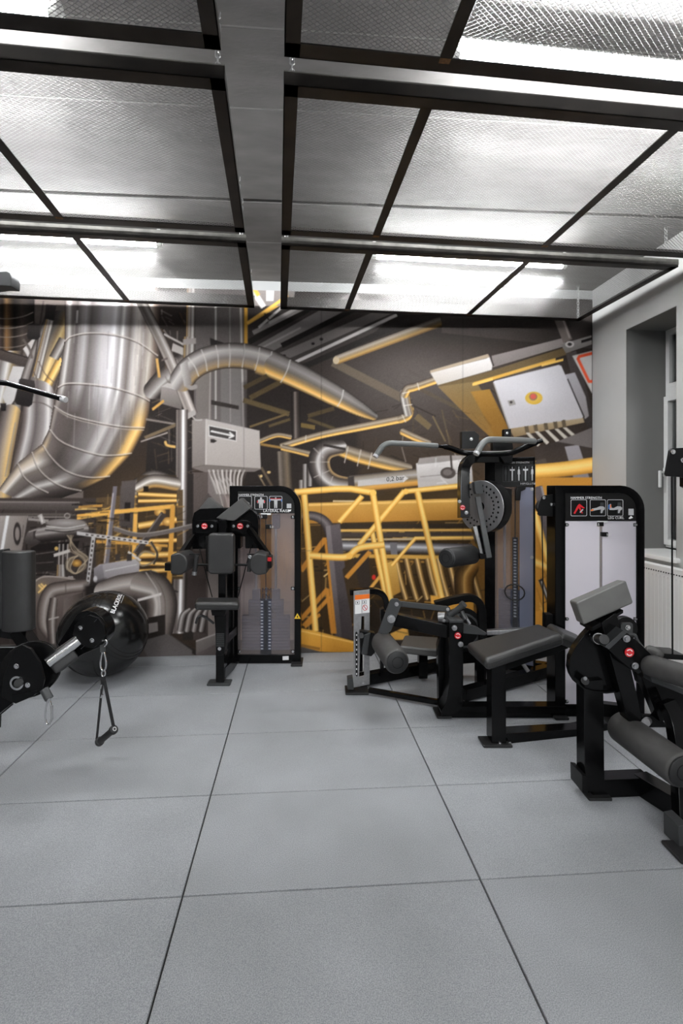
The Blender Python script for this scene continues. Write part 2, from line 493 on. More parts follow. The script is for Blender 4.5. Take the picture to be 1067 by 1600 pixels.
# right wall with the window opening (one mesh, opening cut out)
WY0, WY1 = onX(1057, 600, WALL_X).y, onX(978, 600, WALL_X).y
WZ1 = onX(978, 515, WALL_X).z; WZ0 = onX(978, 857, WALL_X).z - 0.02
bm = NB(); TH_W = 0.42
ob = [(WALL_X, FRONT_Y, -0.06), (WALL_X, WALL_Y, -0.06), (WALL_X, WALL_Y, CEIL_Z + 0.1), (WALL_X, FRONT_Y, CEIL_Z + 0.1)]
ib = [(WALL_X, WY0, WZ0), (WALL_X, WY1, WZ0), (WALL_X, WY1, WZ1), (WALL_X, WY0, WZ1)]
loopframe(bm, ob, ib, Vector((TH_W, 0, 0)))
wr = struct(fin(bm, 'wall_right', 'wallpaint')); wr['label'] = 'smooth grey painted wall with a deep window recess'; wr['category'] = 'wall'
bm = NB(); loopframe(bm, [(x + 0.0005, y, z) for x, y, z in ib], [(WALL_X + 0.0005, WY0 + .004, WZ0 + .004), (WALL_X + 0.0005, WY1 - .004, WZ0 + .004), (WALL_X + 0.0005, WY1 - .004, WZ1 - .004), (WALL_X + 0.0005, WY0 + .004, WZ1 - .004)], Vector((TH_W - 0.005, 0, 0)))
fin(bm, 'recess_shade_lining', 'reveal', wr)  # added skin on jambs and soffit, shade put into its colour
# window: white frame, upper light, lower sash with handle
FX = onX(1035, 600, 2.76).x
wroot = root('window_1', 'narrow white plastic window with lever handle in the grey wall', 'window', (FX, (WY0 + WY1) / 2, WZ0)); struct(wroot)
def rect_frame(name, mat, y0, y1, z0, z1, w, x0, x1, parent, bevel=0.004):
    bm = NB()
    loopframe(bm, [(x0, y0, z0), (x0, y1, z0), (x0, y1, z1), (x0, y0, z1)], [(x0, y0 + w, z0 + w), (x0, y1 - w, z0 + w), (x0, y1 - w, z1 - w), (x0, y0 + w, z1 - w)], Vector((x1 - x0, 0, 0)))
    return fin(bm, name, mat, parent, bevel=bevel)
FY1, FY0 = WY1 - 0.001, WY0 - 0.06
rect_frame('window_frame', 'pvc', FY0, FY1, WZ0 + 0.03, WZ1 - 0.002, 0.02, FX + 0.02, FX + 0.09, wroot)
zt = onX(1040, 610, FX).z
bm = NB(); box(bm, (FX + 0.015, FY0 + 0.015, zt - 0.055), (FX + 0.085, FY1 - 0.015, zt + 0.03)); fin(bm, 'transom', 'pvc', wroot, bevel=0.004)
rect_frame('upper_sash', 'pvc', FY0 + 0.015, FY1 - 0.015, zt + 0.02, WZ1 - 0.017, 0.03, FX + 0.012, FX + 0.07, wroot)
ls = rect_frame('lower_sash', 'pvc', FY0 + 0.008, FY1 - 0.008, WZ0 + 0.05, zt - 0.045, 0.04, FX - 0.002, FX + 0.06, wroot)
for z0, z1 in ((zt + 0.03, WZ1 - 0.03), (WZ0 + 0.07, zt - 0.06)):
    bm = NB(); box(bm, (FX + 0.035, FY0 + 0.03, z0), (FX + 0.041, FY1 - 0.03, z1)); fin(bm, 'pane', 'glass', wroot)
hy = FY1 - 0.03; hz = onX(1033, 738, FX).z
bm = NB(); box(bm, (FX - 0.014, hy - 0.014, hz - 0.035), (FX - 0.001, hy + 0.014, hz + 0.035)); box(bm, (FX - 0.045, hy - 0.008, hz - 0.008), (FX - 0.01, hy + 0.008, hz + 0.008))
box(bm, (FX - 0.055, hy - 0.011, hz - 0.115), (FX - 0.04, hy + 0.011, hz + 0.012)); fin(bm, 'handle', 'pvc', wroot, bevel=0.005)
# dark outside behind the panes: facade across the yard
bm = NB(); box(bm, (FX + 1.2, WY0 - 2.5, 0.0), (FX + 1.35, WY1 + 1.5, 4.5)); o = struct(fin(bm, 'wall_outside', material('night_facade', (0.05, 0.05, 0.055), 0.9, noise=0.3, nscale=3)))
o['label'] = 'dark facade outside the window at night'; o['category'] = 'wall'
# vertical dark blind rods seen through the glass
for k in range(3):
    bm = NB(); yy = FY1 - 0.075 - 0.022 * k; cyl(bm, (FX + 0.13, yy, WZ0 + 0.05), (FX + 0.13, yy, WZ1 - 0.05), 0.006, 8)
    fin(bm, 'outer_bar', 'graphite', wroot)
# sill board
bm = NB(); box(bm, (WALL_X - 0.035, WY0 - 0.03, WZ0 - 0.012), (FX + 0.02, WY1 + 0.0, WZ0 + 0.02))
sill = fin(bm, 'window_sill', 'pvc', None, bevel=0.008, tag=('white window sill board with rounded front edge', 'window sill'))
struct(sill)
# radiator
RX = WALL_X - 0.075
ra = onX(1006, 879, RX); RZ1 = ra.z; RY1 = ra.y + 0.08; RY0 = RY1 - 0.95; RZ0 = onX(1010, 1026, RX).z
rr = root('radiator', 'white ribbed panel radiator under the window', 'radiator', (WALL_X - 0.06, (RY0 + RY1) / 2, RZ0))
bm = NB(); pts = []; n = 29; step = (RY1 - RY0) / n
ridge = []
y = RY0
ridge.append((RX, RY0))
for k in range(n):
    y = RY0 + k * step
    ridge += [(RX, y + step * 0.12), (RX + 0.006, y + step * 0.3), (RX + 0.006, y + step * 0.5), (RX, y + step * 0.68)]
ridge.append((RX, RY1))
zz = [RZ0, RZ0 + 0.03, RZ0 + 0.045, RZ1 - 0.075, RZ1 - 0.06, RZ1]
grid = []
for zi, z in enumerate(zz):
    flat = zi in (0, 1, 4, 5)
    grid.append([bm.verts.new((RX if flat else x, yv, z)) for x, yv in ridge])
for a in range(len(zz) - 1):
    for b in range(len(ridge) - 1):
        bm.faces.new((grid[a][b], grid[a + 1][b], grid[a + 1][b + 1], grid[a][b + 1]))
fin(bm, 'front_panel', 'radiator', rr, angle=25)
bm = NB(); box(bm, (RX + 0.001, RY0, RZ0 + 0.01), (WALL_X - 0.02, RY1, RZ1 - 0.012)); fin(bm, 'body', 'radiator', rr)
bm = NB(); box(bm, (RX - 0.001, RY0 - 0.002, RZ1 - 0.012), (WALL_X - 0.015, RY1 + 0.002, RZ1 + 0.003)); fin(bm, 'top_grille', 'radiator', rr, bevel=0.003)
slot = None
for k in range(44):       # row of dark vent slots along the upper front edge
    yv = RY0 + 0.02 + k * (RY1 - RY0 - 0.04) / 43
    if slot is None:
        bm = NB(); box(bm, (-0.0012, -0.005, -0.004), (0.001, 0.005, 0.004)); me = bpy.data.meshes.new('vent_slot'); bm.to_mesh(me); bm.free(); me.materials.append(M['slot']); slot = me
    o = link_mesh('vent_slot', slot, rr); o.location = Vector((RX, yv, RZ1 - 0.035)) - origin(rr)
bm = NB(); cyl(bm, (WALL_X - 0.06, RY1 - 0.05, 0), (WALL_X - 0.06, RY1 - 0.05, RZ0 + 0.02), 0.009, 10); fin(bm, 'pipe', 'pvc', rr)
bm = NB(); cyl(bm, (WALL_X - 0.06, RY0 + 0.05, 0), (WALL_X - 0.06, RY0 + 0.05, RZ0 + 0.02), 0.009, 10); fin(bm, 'pipe', 'pvc', rr)

# ================================================================== mesh ceiling panels and tubes
PHI = math.radians(2.35)
PU = Vector((math.cos(PHI), math.sin(PHI), 0)); PV = Vector((-math.sin(PHI), math.cos(PHI), 0))
PZ = 2.70
def UV(u, v, z): return PU * u + PV * v + UP * z
def uv_of(px, py, z):
    p = G(px, py, z); return p.dot(PU), p.dot(PV)

def expanded_sheet(name, w, l, LW=0.0225, SW=0.0140, sw=0.0028, th=0.0011, tilt=34):
    """expanded metal: zig-zag strands with tilted faces joined at the knots; local u 0..w, v 0..l"""
    rows = int(l / (SW / 2)); cols = int(w / (LW / 2))
    b = 0.30
    t = math.radians(tilt)
    a = np.array([0, -math.cos(t), -math.sin(t)]) * sw * 0.5      # broad side of the strand
    nn = np.array([0, math.sin(t), -math.cos(t)]) * th * 0.5
    V = []; Fc = []
    for k in range(rows + 1):
        pts = []
        for n in range(cols + 1):
            u = n * LW / 2; s = 1 if (n + k) % 2 == 0 else -1
            v = k * SW / 2 + s * SW / 4 * 0.80
            for du in (-b * LW / 4, b * LW / 4):
                uu = min(max(u + du, 0), w); pts.append((uu, min(max(v, 0), l), 0.0))
        pts = np.array(pts); base = len(V) * 0 + sum(len(x) for x in V)
        m = len(pts)
        V.append(np.concatenate([pts + a + nn, pts - a + nn, pts - a - nn, pts + a - nn]))
        i = np.arange(m - 1)
        for q in range(4):
            p0 = base + q * m + i; p1 = base + ((q + 1) % 4) * m + i
            Fc.append(np.stack([p0, p0 + 1, p1 + 1, p1], 1))
    V = np.concatenate(V); Fc = np.concatenate(Fc)
    me = bpy.data.meshes.new(name); me.vertices.add(len(V)); me.vertices.foreach_set('co', V.astype(np.float32).ravel())
    me.loops.add(Fc.size); me.loops.foreach_set('vertex_index', Fc.astype(np.int32).ravel())
    me.polygons.add(len(Fc)); me.polygons.foreach_set('loop_start', np.arange(0, Fc.size, 4, dtype=np.int32))
    me.update(calc_edges=True); me.materials.append(M['meshsteel'])
    return me

def angle_bar(bm, p0, p1, inward, leg=0.05, up=0.045, th=0.005):
    """steel angle: flat leg pointing inward, upright leg on the outer edge"""
    i = inward.normalized()
    for (a, b, z0, z1) in ((0, leg, 0, th), (0, th, 0, up)):
        hexa(bm, [p0 + i * a + UP * z0, p1 + i * a + UP * z0, p1 + i * b + UP * z0, p0 + i * b + UP * z0,
                  p0 + i * a + UP * z1, p1 + i * a + UP * z1, p1 + i * b + UP * z1, p0 + i * b + UP * z1])

def link_ring(bm, c, axis_u, axis_v, L=0.03, W=0.016, r=0.0028):
    pts = []
    for k in range(14):
        t = 2 * math.pi * k / 14
        x = math.cos(t) * W / 2; z = math.sin(t) * W / 2 + (L - W) / 2 * (1 if math.sin(t) >= 0 else -1)
        pts.append(c + axis_u * x + axis_v * z)
    tube(bm, pts, r, 6, closed=True)

SHEETS = {}
def panel(u0, u1, v0, v1, bars, label, dz=0.0, near_raw=False):
    z = PZ + dz
    c = UV((u0 + u1) / 2, (v0 + v1) / 2, z)
    r = root('suspended_mesh_panel', label, 'ceiling panel', c, 'suspended expanded metal ceiling panels')
    for (a, b, inn, m) in (((u0, v0), (u1, v0), PV, 'rust'), ((u1, v0), (u1, v1), -PU, 'rust'), ((u1, v1), (u0, v1), -PV, 'rust'), ((u0, v1), (u0, v0), PU, 'rust')):
        bm = NB(); angle_bar(bm, UV(*a, z), UV(*b, z), inn, up=0.095 if (near_raw and inn == -PV) else 0.045); o = fin(bm, 'frame_bar', m, r, bevel=0.0008, seg=1)  # rear panels: far upright made extra tall to shade the mural's top strip
    bm = NB()                                            # bright sawn edge on top of the near upright
    hexa(bm, [UV(u0, v0 - 0.001, z + 0.0435), UV(u1, v0 - 0.001, z + 0.0435), UV(u1, v0 + 0.006, z + 0.0435), UV(u0, v0 + 0.006, z + 0.0435),
              UV(u0, v0 - 0.001, z + 0.047), UV(u1, v0 - 0.001, z + 0.047), UV(u1, v0 + 0.006, z + 0.047), UV(u0, v0 + 0.006, z + 0.047)])
    fin(bm, 'bright_edge', 'rawsteel', r)
    if near_raw:
        bm = NB()
        hexa(bm, [UV(u0, v0 - 0.0025, z + 0.012), UV(u1, v0 - 0.0025, z + 0.012), UV(u1, v0 - 0.0002, z + 0.012), UV(u0, v0 - 0.0002, z + 0.012),
                  UV(u0, v0 - 0.0025, z + 0.043), UV(u1, v0 - 0.0025, z + 0.043), UV(u1, v0 - 0.0002, z + 0.043), UV(u0, v0 - 0.0002, z + 0.043)])
        fin(bm, 'face_strip', 'rawsteel', r)
    for ub in bars:
        bm = NB(); w = 0.021
        hexa(bm, [UV(ub - w, v0 + 0.045, z), UV(ub + w, v0 + 0.045, z), UV(ub + w, v1 - 0.045, z), UV(ub - w, v1 - 0.045, z),
                  UV(ub - w, v0 + 0.045, z + 0.005), UV(ub + w, v0 + 0.045, z + 0.005), UV(ub + w, v1 - 0.045, z + 0.005), UV(ub - w, v1 - 0.045, z + 0.005)])
        o = fin(bm, 'cross_bar', 'rust', r, bevel=0.0008, seg=1)
        bm = NB()
        hexa(bm, [UV(ub - w * .9, v1 - 0.05, z - 0.0008), UV(ub + w * .8, v1 - 0.05, z - 0.0008), UV(ub + w * .8, v1 - 0.032, z - 0.0008), UV(ub - w * .9, v1 - 0.032, z - 0.0008),
                  UV(ub - w * .9, v1 - 0.05, z + 0.001), UV(ub + w * .8, v1 - 0.05, z + 0.001), UV(ub + w * .8, v1 - 0.032, z + 0.001), UV(ub - w * .9, v1 - 0.032, z + 0.001)])
        fin(bm, 'weld', 'weld', o)
    edges = [u0 + 0.006] + list(bars) + [u1 - 0.006]
    edges.sort()
    for a, b in zip(edges[:-1], edges[1:]):
        w = round(b - a, 2); key = w
        if key not in SHEETS: SHEETS[key] = expanded_sheet('mesh_sheet', w, (v1 - v0) - 0.012)
        o = link_mesh('mesh_sheet', SHEETS[key], r)
        o.location = UV(a, v0 + 0.006, z + 0.0075) - Vector(r.location); o.rotation_euler = (0, 0, PHI)
    # chains at the corners
    for (u, v) in ((u0 + 0.03, v0 + 0.06), (u1 - 0.03, v0 + 0.06), (u0 + 0.03, v1 - 0.03), (u1 - 0.03, v1 - 0.03)):
        bm = NB(); zc = z + 0.012; k = 0
        while zc < CEIL_Z - 0.005:
            link_ring(bm, UV(u, v, zc + 0.012), PU if k % 2 else PV, UP); zc += 0.0225; k += 1
        fin(bm, 'chain', 'chain', r)
    return r

ROWS = [(-0.52, 0.43), (0.53, 1.48), (1.58, 2.53), (2.635, 3.59)]
NAMES = ['just behind the camera', 'nearest, at the top edge', 'second from the mural', 'closest to the mural']
for k, (v0, v1) in enumerate(ROWS):
    panel(0.02, 2.468, v0, v1, (0.532, 1.505), 'steel framed mesh panel right of the gap, ' + NAMES[k], near_raw=(k == 3))
    panel(-2.625, -0.176, v0, v1, (-1.10, -2.08), 'steel framed mesh panel left of the gap, ' + NAMES[k], near_raw=(k == 3))

def tube_light(u0, v, L, label, z=None):
    z = 2.89 if z is None else z
    r = root('fluorescent_tube', label, 'tube light', UV(u0 + L / 2, v, z), 'tube lights above the ceiling mesh')
    bm = NB(); cyl(bm, UV(u0 + 0.03, v, z), UV(u0 + L - 0.03, v, z), 0.019, 10); fin(bm, 'tube', 'tube', r, angle=60)
    bm = NB(); hexa(bm, [UV(u0, v - 0.05, z + 0.024), UV(u0 + L, v - 0.05, z + 0.024), UV(u0 + L, v + 0.05, z + 0.024), UV(u0, v + 0.05, z + 0.024), UV(u0, v - 0.025, z + 0.055), UV(u0 + L, v - 0.025, z + 0.055), UV(u0 + L, v + 0.025, z + 0.055), UV(u0, v + 0.025, z + 0.055)])
    fin(bm, 'housing', 'lampwhite', r, bevel=0.003)
    for a, b in ((u0, u0 + 0.032), (u0 + L - 0.032, u0 + L)):
        bm = NB(); cyl(bm, UV(a, v, z), UV(b, v, z), 0.021, 12); fin(bm, 'end_cap', 'lampwhite', r, bevel=0.003)
        bm = NB(); m_ = (a + b) / 2; sweep(bm, [UV(m_, v, z + 0.015), UV(m_, v, CEIL_Z)], 0.02, 0.024, PV); fin(bm, 'holder', 'lampwhite', r)
    return r
zt_ = 2.89
ua, va = uv_of(580, 401, zt_); ub, vb = uv_of(886, 414, zt_)
V2 = (va + vb) / 2
ul, vl = uv_of(252, 381, zt_)
u0r, v0r = uv_of(702, 92, zt_)
u0l, v0l = uv_of(92, 22, zt_)
off_back = V2 - ROWS[3][0]
LT = ub - ua; print('tube length', LT, 'v', va, vb, v0r, v0l, u0r, u0l, ul)
VR0 = (v0r + v0l) / 2
tube_light(ua, V2, LT, 'glowing tube over the right mesh panel closest to the mural')
tube_light(ul - LT, V2, LT, 'glowing tube over the left mesh panel closest to the mural')
tube_light(u0r, VR0, LT, 'glowing tube at the top right edge of the photo')
tube_light(u0l - LT, VR0, LT, 'glowing tube in the top left corner of the photo')
for (v, nm) in ((-1.5, 'behind the camera'), (-3.2, 'far behind the camera')):
    tube_light(0.65, v, LT, 'glowing tube on the right side ' + nm)
    tube_light(-0.75 - LT, v, LT, 'glowing tube on the left side ' + nm)
# ================================================================== machines
TOCAM = -FWD

def quad_px(x0, y0, x1, y1, d): return [Q(x0, y0, d), Q(x1, y0, d), Q(x1, y1, d), Q(x0, y1, d)]

def slab(parent, name, pts, d, th, mat='gloss', bevel=0.003, seg=2, label=None, angle=35):
    """plate outlined in the plane d, growing th away from the viewer"""
    bm = NB(); prism(bm, ppx(pts, d), FWD * th)
    return fin(bm, name, mat, parent, bevel=bevel, seg=seg, label=label, angle=angle)

def bar(parent, name, a, b, w, h, mat='gloss', up=UP, bevel=0.004, label=None):
    bm = NB(); sweep(bm, [a, b], w, h, up)
    return fin(bm, name, mat, parent, bevel=bevel, label=label)

def bent(parent, name, pts, w, h, mat='gloss', up=UP, bevel=0.004, label=None):
    bm = NB(); sweep(bm, pts, w, h, up)
    return fin(bm, name, mat, parent, bevel=bevel, angle=30, label=label)

def rod(parent, name, pts, r, mat='chrome', n=12, label=None):
    bm = NB(); tube(bm, pts, r, n); return fin(bm, name, mat, parent, angle=50, label=label)

def foot(parent, c, w, l, ex=RIGHT, ey=FWD, h=0.014, name='foot_plate', mat='rubber'):
    c = Vector(c); bm = NB()
    a = [c - ex * w / 2 - ey * l / 2, c + ex * w / 2 - ey * l / 2, c + ex * w / 2 + ey * l / 2, c - ex * w / 2 + ey * l / 2]
    hexa(bm, [p + UP * 0.0005 for p in a] + [p + UP * h for p in a])
    return fin(bm, name, mat, parent, bevel=0.004)

def rounded(x0, y0, x1, y1, r_tl=0, r_tr=0, r_br=0, r_bl=0, n=8):
    """outline with rounded corners in photo pixels (y down), clockwise from top left; n+1 points a corner"""
    out = []
    for (cx, cy, r, a0) in ((x0, y0, r_tl, 180), (x1, y0, r_tr, 270), (x1, y1, r_br, 0), (x0, y1, r_bl, 90)):
        sx = 1 if cx == x0 else -1; sy = 1 if cy == y0 else -1
        c = (cx + sx * r, cy + sy * r)
        for k in range(n + 1):
            t = math.radians(a0 + 90 * k / n); out.append((c[0] + r * math.cos(t), c[1] + r * math.sin(t)))
    return out

PERSON = [(-0.06, 1.0), (0.06, 1.0), (0.07, 0.88), (0.05, 0.82), (0.2, 0.78), (0.24, 0.45), (0.17, 0.45), (0.14, 0.62), (0.12, 0.0), (0.03, 0.0), (0.0, 0.42),
          (-0.03, 0.0), (-0.12, 0.0), (-0.14, 0.62), (-0.17, 0.45), (-0.24, 0.45), (-0.2, 0.78), (-0.05, 0.82), (-0.07, 0.88)]
PERSON_OUT = [(-0.06, 1.0), (0.06, 1.0), (0.07, 0.88), (0.05, 0.82), (0.5, 0.84), (0.5, 0.72), (0.14, 0.70), (0.12, 0.0), (0.03, 0.0), (0.0, 0.42),
              (-0.03, 0.0), (-0.12, 0.0), (-0.14, 0.70), (-0.5, 0.72), (-0.5, 0.84), (-0.05, 0.82), (-0.07, 0.88)]
PRONE = [(-0.5, 0.35), (-0.4, 0.45), (-0.1, 0.5), (0.15, 0.62), (0.38, 0.6), (0.5, 0.5), (0.46, 0.35), (0.36, 0.3), (0.3, 0.1), (0.2, 0.1), (0.22, 0.38), (-0.1, 0.33), (-0.45, 0.24)]
CURL = [(-0.45, 0.75), (-0.3, 0.8), (-0.25, 0.5), (-0.1, 0.48), (0.15, 0.62), (0.38, 0.6), (0.5, 0.5), (0.46, 0.35), (0.36, 0.3), (0.3, 0.1), (0.2, 0.1), (0.22, 0.38), (-0.1, 0.33), (-0.4, 0.34)]
MUSCLE = [(-0.4, 0.1), (-0.1, 0.75), (0.05, 0.9), (0.45, 0.55), (0.35, 0.5), (0.1, 0.65), (0.3, 0.1), (0.2, 0.1), (-0.02, 0.55), (-0.28, 0.05)]

def picto(parent, x0, y0, x1, y1, d, figs, flip=False):
    """framed exercise picture: thin rounded outline and flat figures"""
    bm = NB(); loopframe(bm, ppx(rounded(x0, y0, x1, y1, 2, 2, 2, 2, 3), d), ppx(rounded(x0 + .8, y0 + .8, x1 - .8, y1 - .8, 1.6, 1.6, 1.6, 1.6, 3), d), TOCAM * 0.0006)
    fr = fin(bm, 'picture_frame', 'offwhite', parent)
    cx = (x0 + x1) / 2; h = (y1 - y0)
    for k, (shape, mat, sx, sz, ox, oz) in enumerate(figs):
        bm = NB(); prism(bm, [Q(cx + (a * sx + ox) * h, y1 - h * 0.1 - (b * sz + oz) * h * 0.8, d - 0.0004 * (k + 1)) for a, b in shape], TOCAM * 0.0004)
        fin(bm, 'figure', mat, fr)
    return fr

def tower(parent, d, xl, xr, yt, yb, pl=13, pr=10, tb=9, bb=14, rad=34, depth=0.11, sign=34, slit=None, milk='milk', stack=None, rods=None, mat='gloss'):
    """weight tower: rounded frame, sign plate, acrylic shroud panes, plates on guide rods"""
    bm = NB()
    o = rounded(xl, yt, xr, yb, 1, rad, 1, 1); i = rounded(xl + pl, yt + tb, xr - pr, yb - bb, 1, rad - pr, 1, 1)
    loopframe(bm, ppx(o, d), ppx(i, d), FWD * depth); fin(bm, 'tower_frame', mat, parent, bevel=0.004, angle=30)
    yi = yt + tb + sign
    s = rounded(xl + pl, yt + tb, xr - pr, yi, 0.5, rad - pr, 0.5, 0.5)
    bm = NB(); prism(bm, ppx(s, d + 0.006), FWD * 0.004); sg = fin(bm, 'sign_plate', 'signblack', parent)
    if slit:
        x0, x1 = slit
        for a, b, nm in ((xl + pl, x0, milk), (x0, x1, 'clear'), (x1, xr - pr, milk)):
            bm = NB(); prism(bm, ppx([(a, yi), (b, yi), (b, yb - bb + 1), (a, yb - bb + 1)], d + 0.008), FWD * 0.004); fin(bm, 'shroud_pane', nm, parent)
    for (bx, by) in ((xl + pl + 2.5, yi + 6), (xr - pr - 2.5, yi + 6), (xl + pl + 2.5, (yi + yb) / 2), (xr - pr - 2.5, (yi + yb) / 2), (xl + pl + 2.5, yb - bb - 5), (xr - pr - 2.5, yb - bb - 5)):
        bolt(parent, Q(bx, by, d + 0.007), TOCAM, 0.0095)
        bm = NB(); s_ = 1 if bx > (xl + xr) / 2 else -1
        prism(bm, ppx([(bx - 3, by - 2.6), (bx + 3 + s_ * 2, by - 2.6), (bx + 3 + s_ * 2, by + 2.6), (bx - 3, by + 2.6)], d + 0.0072), FWD * 0.003); fin(bm, 'clip', 'satin', parent)
    if stack:
        sx0, sx1, sy0, sy1, n, inset, nar = stack       # narrow upper plates
        hh = (sy1 - sy0) / n; cx = (sx0 + sx1) / 2
        meshes = {}
        for k in range(n):
            ins = inset if k < nar else 0
            y0 = sy0 + k * hh
            bm = NB(); box3 = [Q(sx0 + ins, y0 + hh - 0.5, d + 0.035), Q(sx1 - ins, y0 + hh - 0.5, d + 0.035)]
            a = Q(sx0 + ins, y0 + hh - 0.35, d + 0.035); b = Q(sx1 - ins, y0 + hh - 0.35, d + 0.035); t = UP * ((hh - 0.35) / F * d); dp = FWD * 0.05
            hexa(bm, [a, b, b + dp, a + dp, a + t, b + t, b + dp + t, a + dp + t])
            w = fin(bm, 'weight_plate', 'weight', parent, bevel=0.0012, seg=1)
            for sx in (-6, 6):
                bm = NB(); prism(bm, ppx([(cx + sx - 1.8, y0 + hh * .3), (cx + sx + 1.8, y0 + hh * .3), (cx + sx + 1.8, y0 + hh * .72), (cx + sx - 1.8, y0 + hh * .72)], d + 0.0338), FWD * 0.001); fin(bm, 'number_sticker', 'white', w)
        bm = NB(); prism(bm, ppx([(cx - 3, sy0), (cx + 3, sy0), (cx + 3, sy1), (cx - 3, sy1)], d + 0.031), FWD * 0.003); fin(bm, 'pin_strip', 'signblack', parent)
        for gx in rods:
            rod(parent, 'guide_rod', [Q(gx, yi + 1, d + 0.06), Q(gx, sy0 + 1, d + 0.06)], 0.0095, 'steel')
            slab(parent, 'buffer', [(gx - 6, yi + 2), (gx + 6, yi + 2), (gx + 6, yi + 24), (gx - 6, yi + 24)], d + 0.045, 0.04, 'weight', bevel=0.006)
            slab(parent, 'bushing', [(gx - 6, sy0 - 17), (gx + 6, sy0 - 17), (gx + 6, sy0), (gx - 6, sy0)], d + 0.045, 0.04, 'weight', bevel=0.006)
        rod(parent, 'selector_cable', [Q(cx, yi - 1, d + 0.05), Q(cx, sy0 + 2, d + 0.05)], 0.0032, 'satin', 8)
        rod(parent, 'selector_tube', [Q(cx + .5, sy0 - 20, d + 0.05), Q(cx + .5, sy0 + 2, d + 0.05)], 0.007, 'steel', 10)
        lp = [Q(cx + 2, sy0 + 8, d + 0.028), Q(cx + 7, sy0 + 12, d + 0.02), Q(cx + 14, sy0 + 21, d + 0.02), Q(cx + 12, sy0 + 27, d + 0.02), Q(cx + 5, sy0 + 25, d + 0.024), Q(cx + 1, sy0 + 20, d + 0.028)]
        rod(parent, 'pin_lanyard', smooth_path(lp, 5), 0.0036, 'rubber', 8)
        for k_, (ox, oy, sxx) in enumerate(((-4, 5, -7), (3, 21, 5))):
            slab(parent, 'increment_knob', [(cx + ox - 4, yi + oy - 3.5), (cx + ox + 6, yi + oy - 3.5), (cx + ox + 6, yi + oy + 3.5), (cx + ox - 4, yi + oy + 3.5)], d + 0.002, 0.02, 'signblack', bevel=0.003)
        for t_, ox, oy in (('2.5', -11, 7), ('5.0', 6, 23)): text(t_, 'lettering', parent, Q(cx + ox, yi + oy, d + 0.001), RIGHT, UP, 3.4 / F * d)
        slab(parent, 'hook_plate', [(cx - 8, yi + 0), (cx + 8, yi + 0), (cx + 8, yi + 2.5), (cx - 8, yi + 2.5)], d + 0.003, 0.003, 'white', bevel=0)
    return sg

def number_text(parent, t, x, y, d, px): text(t, 'lettering', parent, Q(x, y, d), RIGHT, UP, px / F * d)

def warn_triangle(parent, x, y, d, r=5):
    bm = NB(); prism(bm, ppx([(x, y - r), (x + r, y + r * .75), (x - r, y + r * .75)], d), TOCAM * 0.0008); o = fin(bm, 'warning_sticker', 'yellow', parent, label='yellow triangular warning sticker')
    bm = NB(); prism(bm, ppx([(x - .8, y - r * .2), (x + .8, y - r * .2), (x + .8, y + r * .45), (x - .8, y + r * .45)], d - 0.0009), TOCAM * 0.0004); fin(bm, 'mark', 'signblack', o)

# ------------------------------------------------------------------ lateral raise machine
d = 3.52
lr = root('lateral_raise_machine', 'black lateral raise machine with two red emblems in front of the mural', 'gym machine', G(380, 1050))
sg = tower(lr, d, 358.5, 470, 759, 1037, slit=(407, 424), stack=(378, 452.5, 938, 1016, 16, 10, 5), rods=(400, 431), sign=34)
number_text(sg, 'HAMMER STRENGTH', 372.5, 774.6, d - 0.001, 2.9)
number_text(sg, 'LATERAL RAISE', 411, 800.2, d - 0.001, 4.2)
picto(sg, 372, 775, 393.5, 796, d, [(MUSCLE, 'offwhite', 0.8, 0.8, 0, 0)])
picto(sg, 397.5, 775, 418, 796, d, [(PERSON, 'offwhite', 1.1, 1.0, 0, 0), ([(-0.3, .5), (-.22, .5), (-.22, .7), (-.3, .7)], 'red', 1, 1, 0, 0), ([(0.22, .5), (.3, .5), (.3, .7), (.22, .7)], 'red', 1, 1, 0, 0)])
picto(sg, 420.5, 775, 441, 796, d, [(PERSON_OUT, 'offwhite', 0.9, 1.0, 0, 0), ([(-0.4, .84), (.4, .84), (.4, .9), (-.4, .9)], 'red', 1, 1, 0, 0), ([(-0.48, .6), (-.4, .6), (-.4, .84), (-.48, .84)], 'blue', 1, 1, 0, 0), ([(0.4, .6), (.48, .6), (.48, .84), (.4, .84)], 'blue', 1, 1, 0, 0)])
slab(sg, 'code_sticker', [(448, 787), (455, 787), (455, 794), (448, 794)], d + 0.003, 0.002, 'offwhite', bevel=0)
slab(sg, 'mark', [(450, 797), (455, 796), (454, 799), (450, 799)], d + 0.003, 0.002, 'white', bevel=0)
# printed letters on the mural show through the clear slit: small rating letters on the stack top
for t_, yy in (('MM', 925.5), ('EN', 935)):
    text(t_, 'lettering', lr, Q(409, yy, d + 0.033), RIGHT, UP, 7 / F * d, 'signblack')
warn_triangle(lr, 464.6, 963, d - 0.001)
slab(lr, 'serial_sticker', [(441.5, 1025.5), (451, 1025), (451, 1031), (441.5, 1031.5)], d - 0.0012, 0.0015, 'white', bevel=0)
foot(lr, G(464, 1038) + FWD * 0.03, 0.085, 0.16)
foot(lr, G(366, 1036) + FWD * 0.05, 0.075, 0.13)
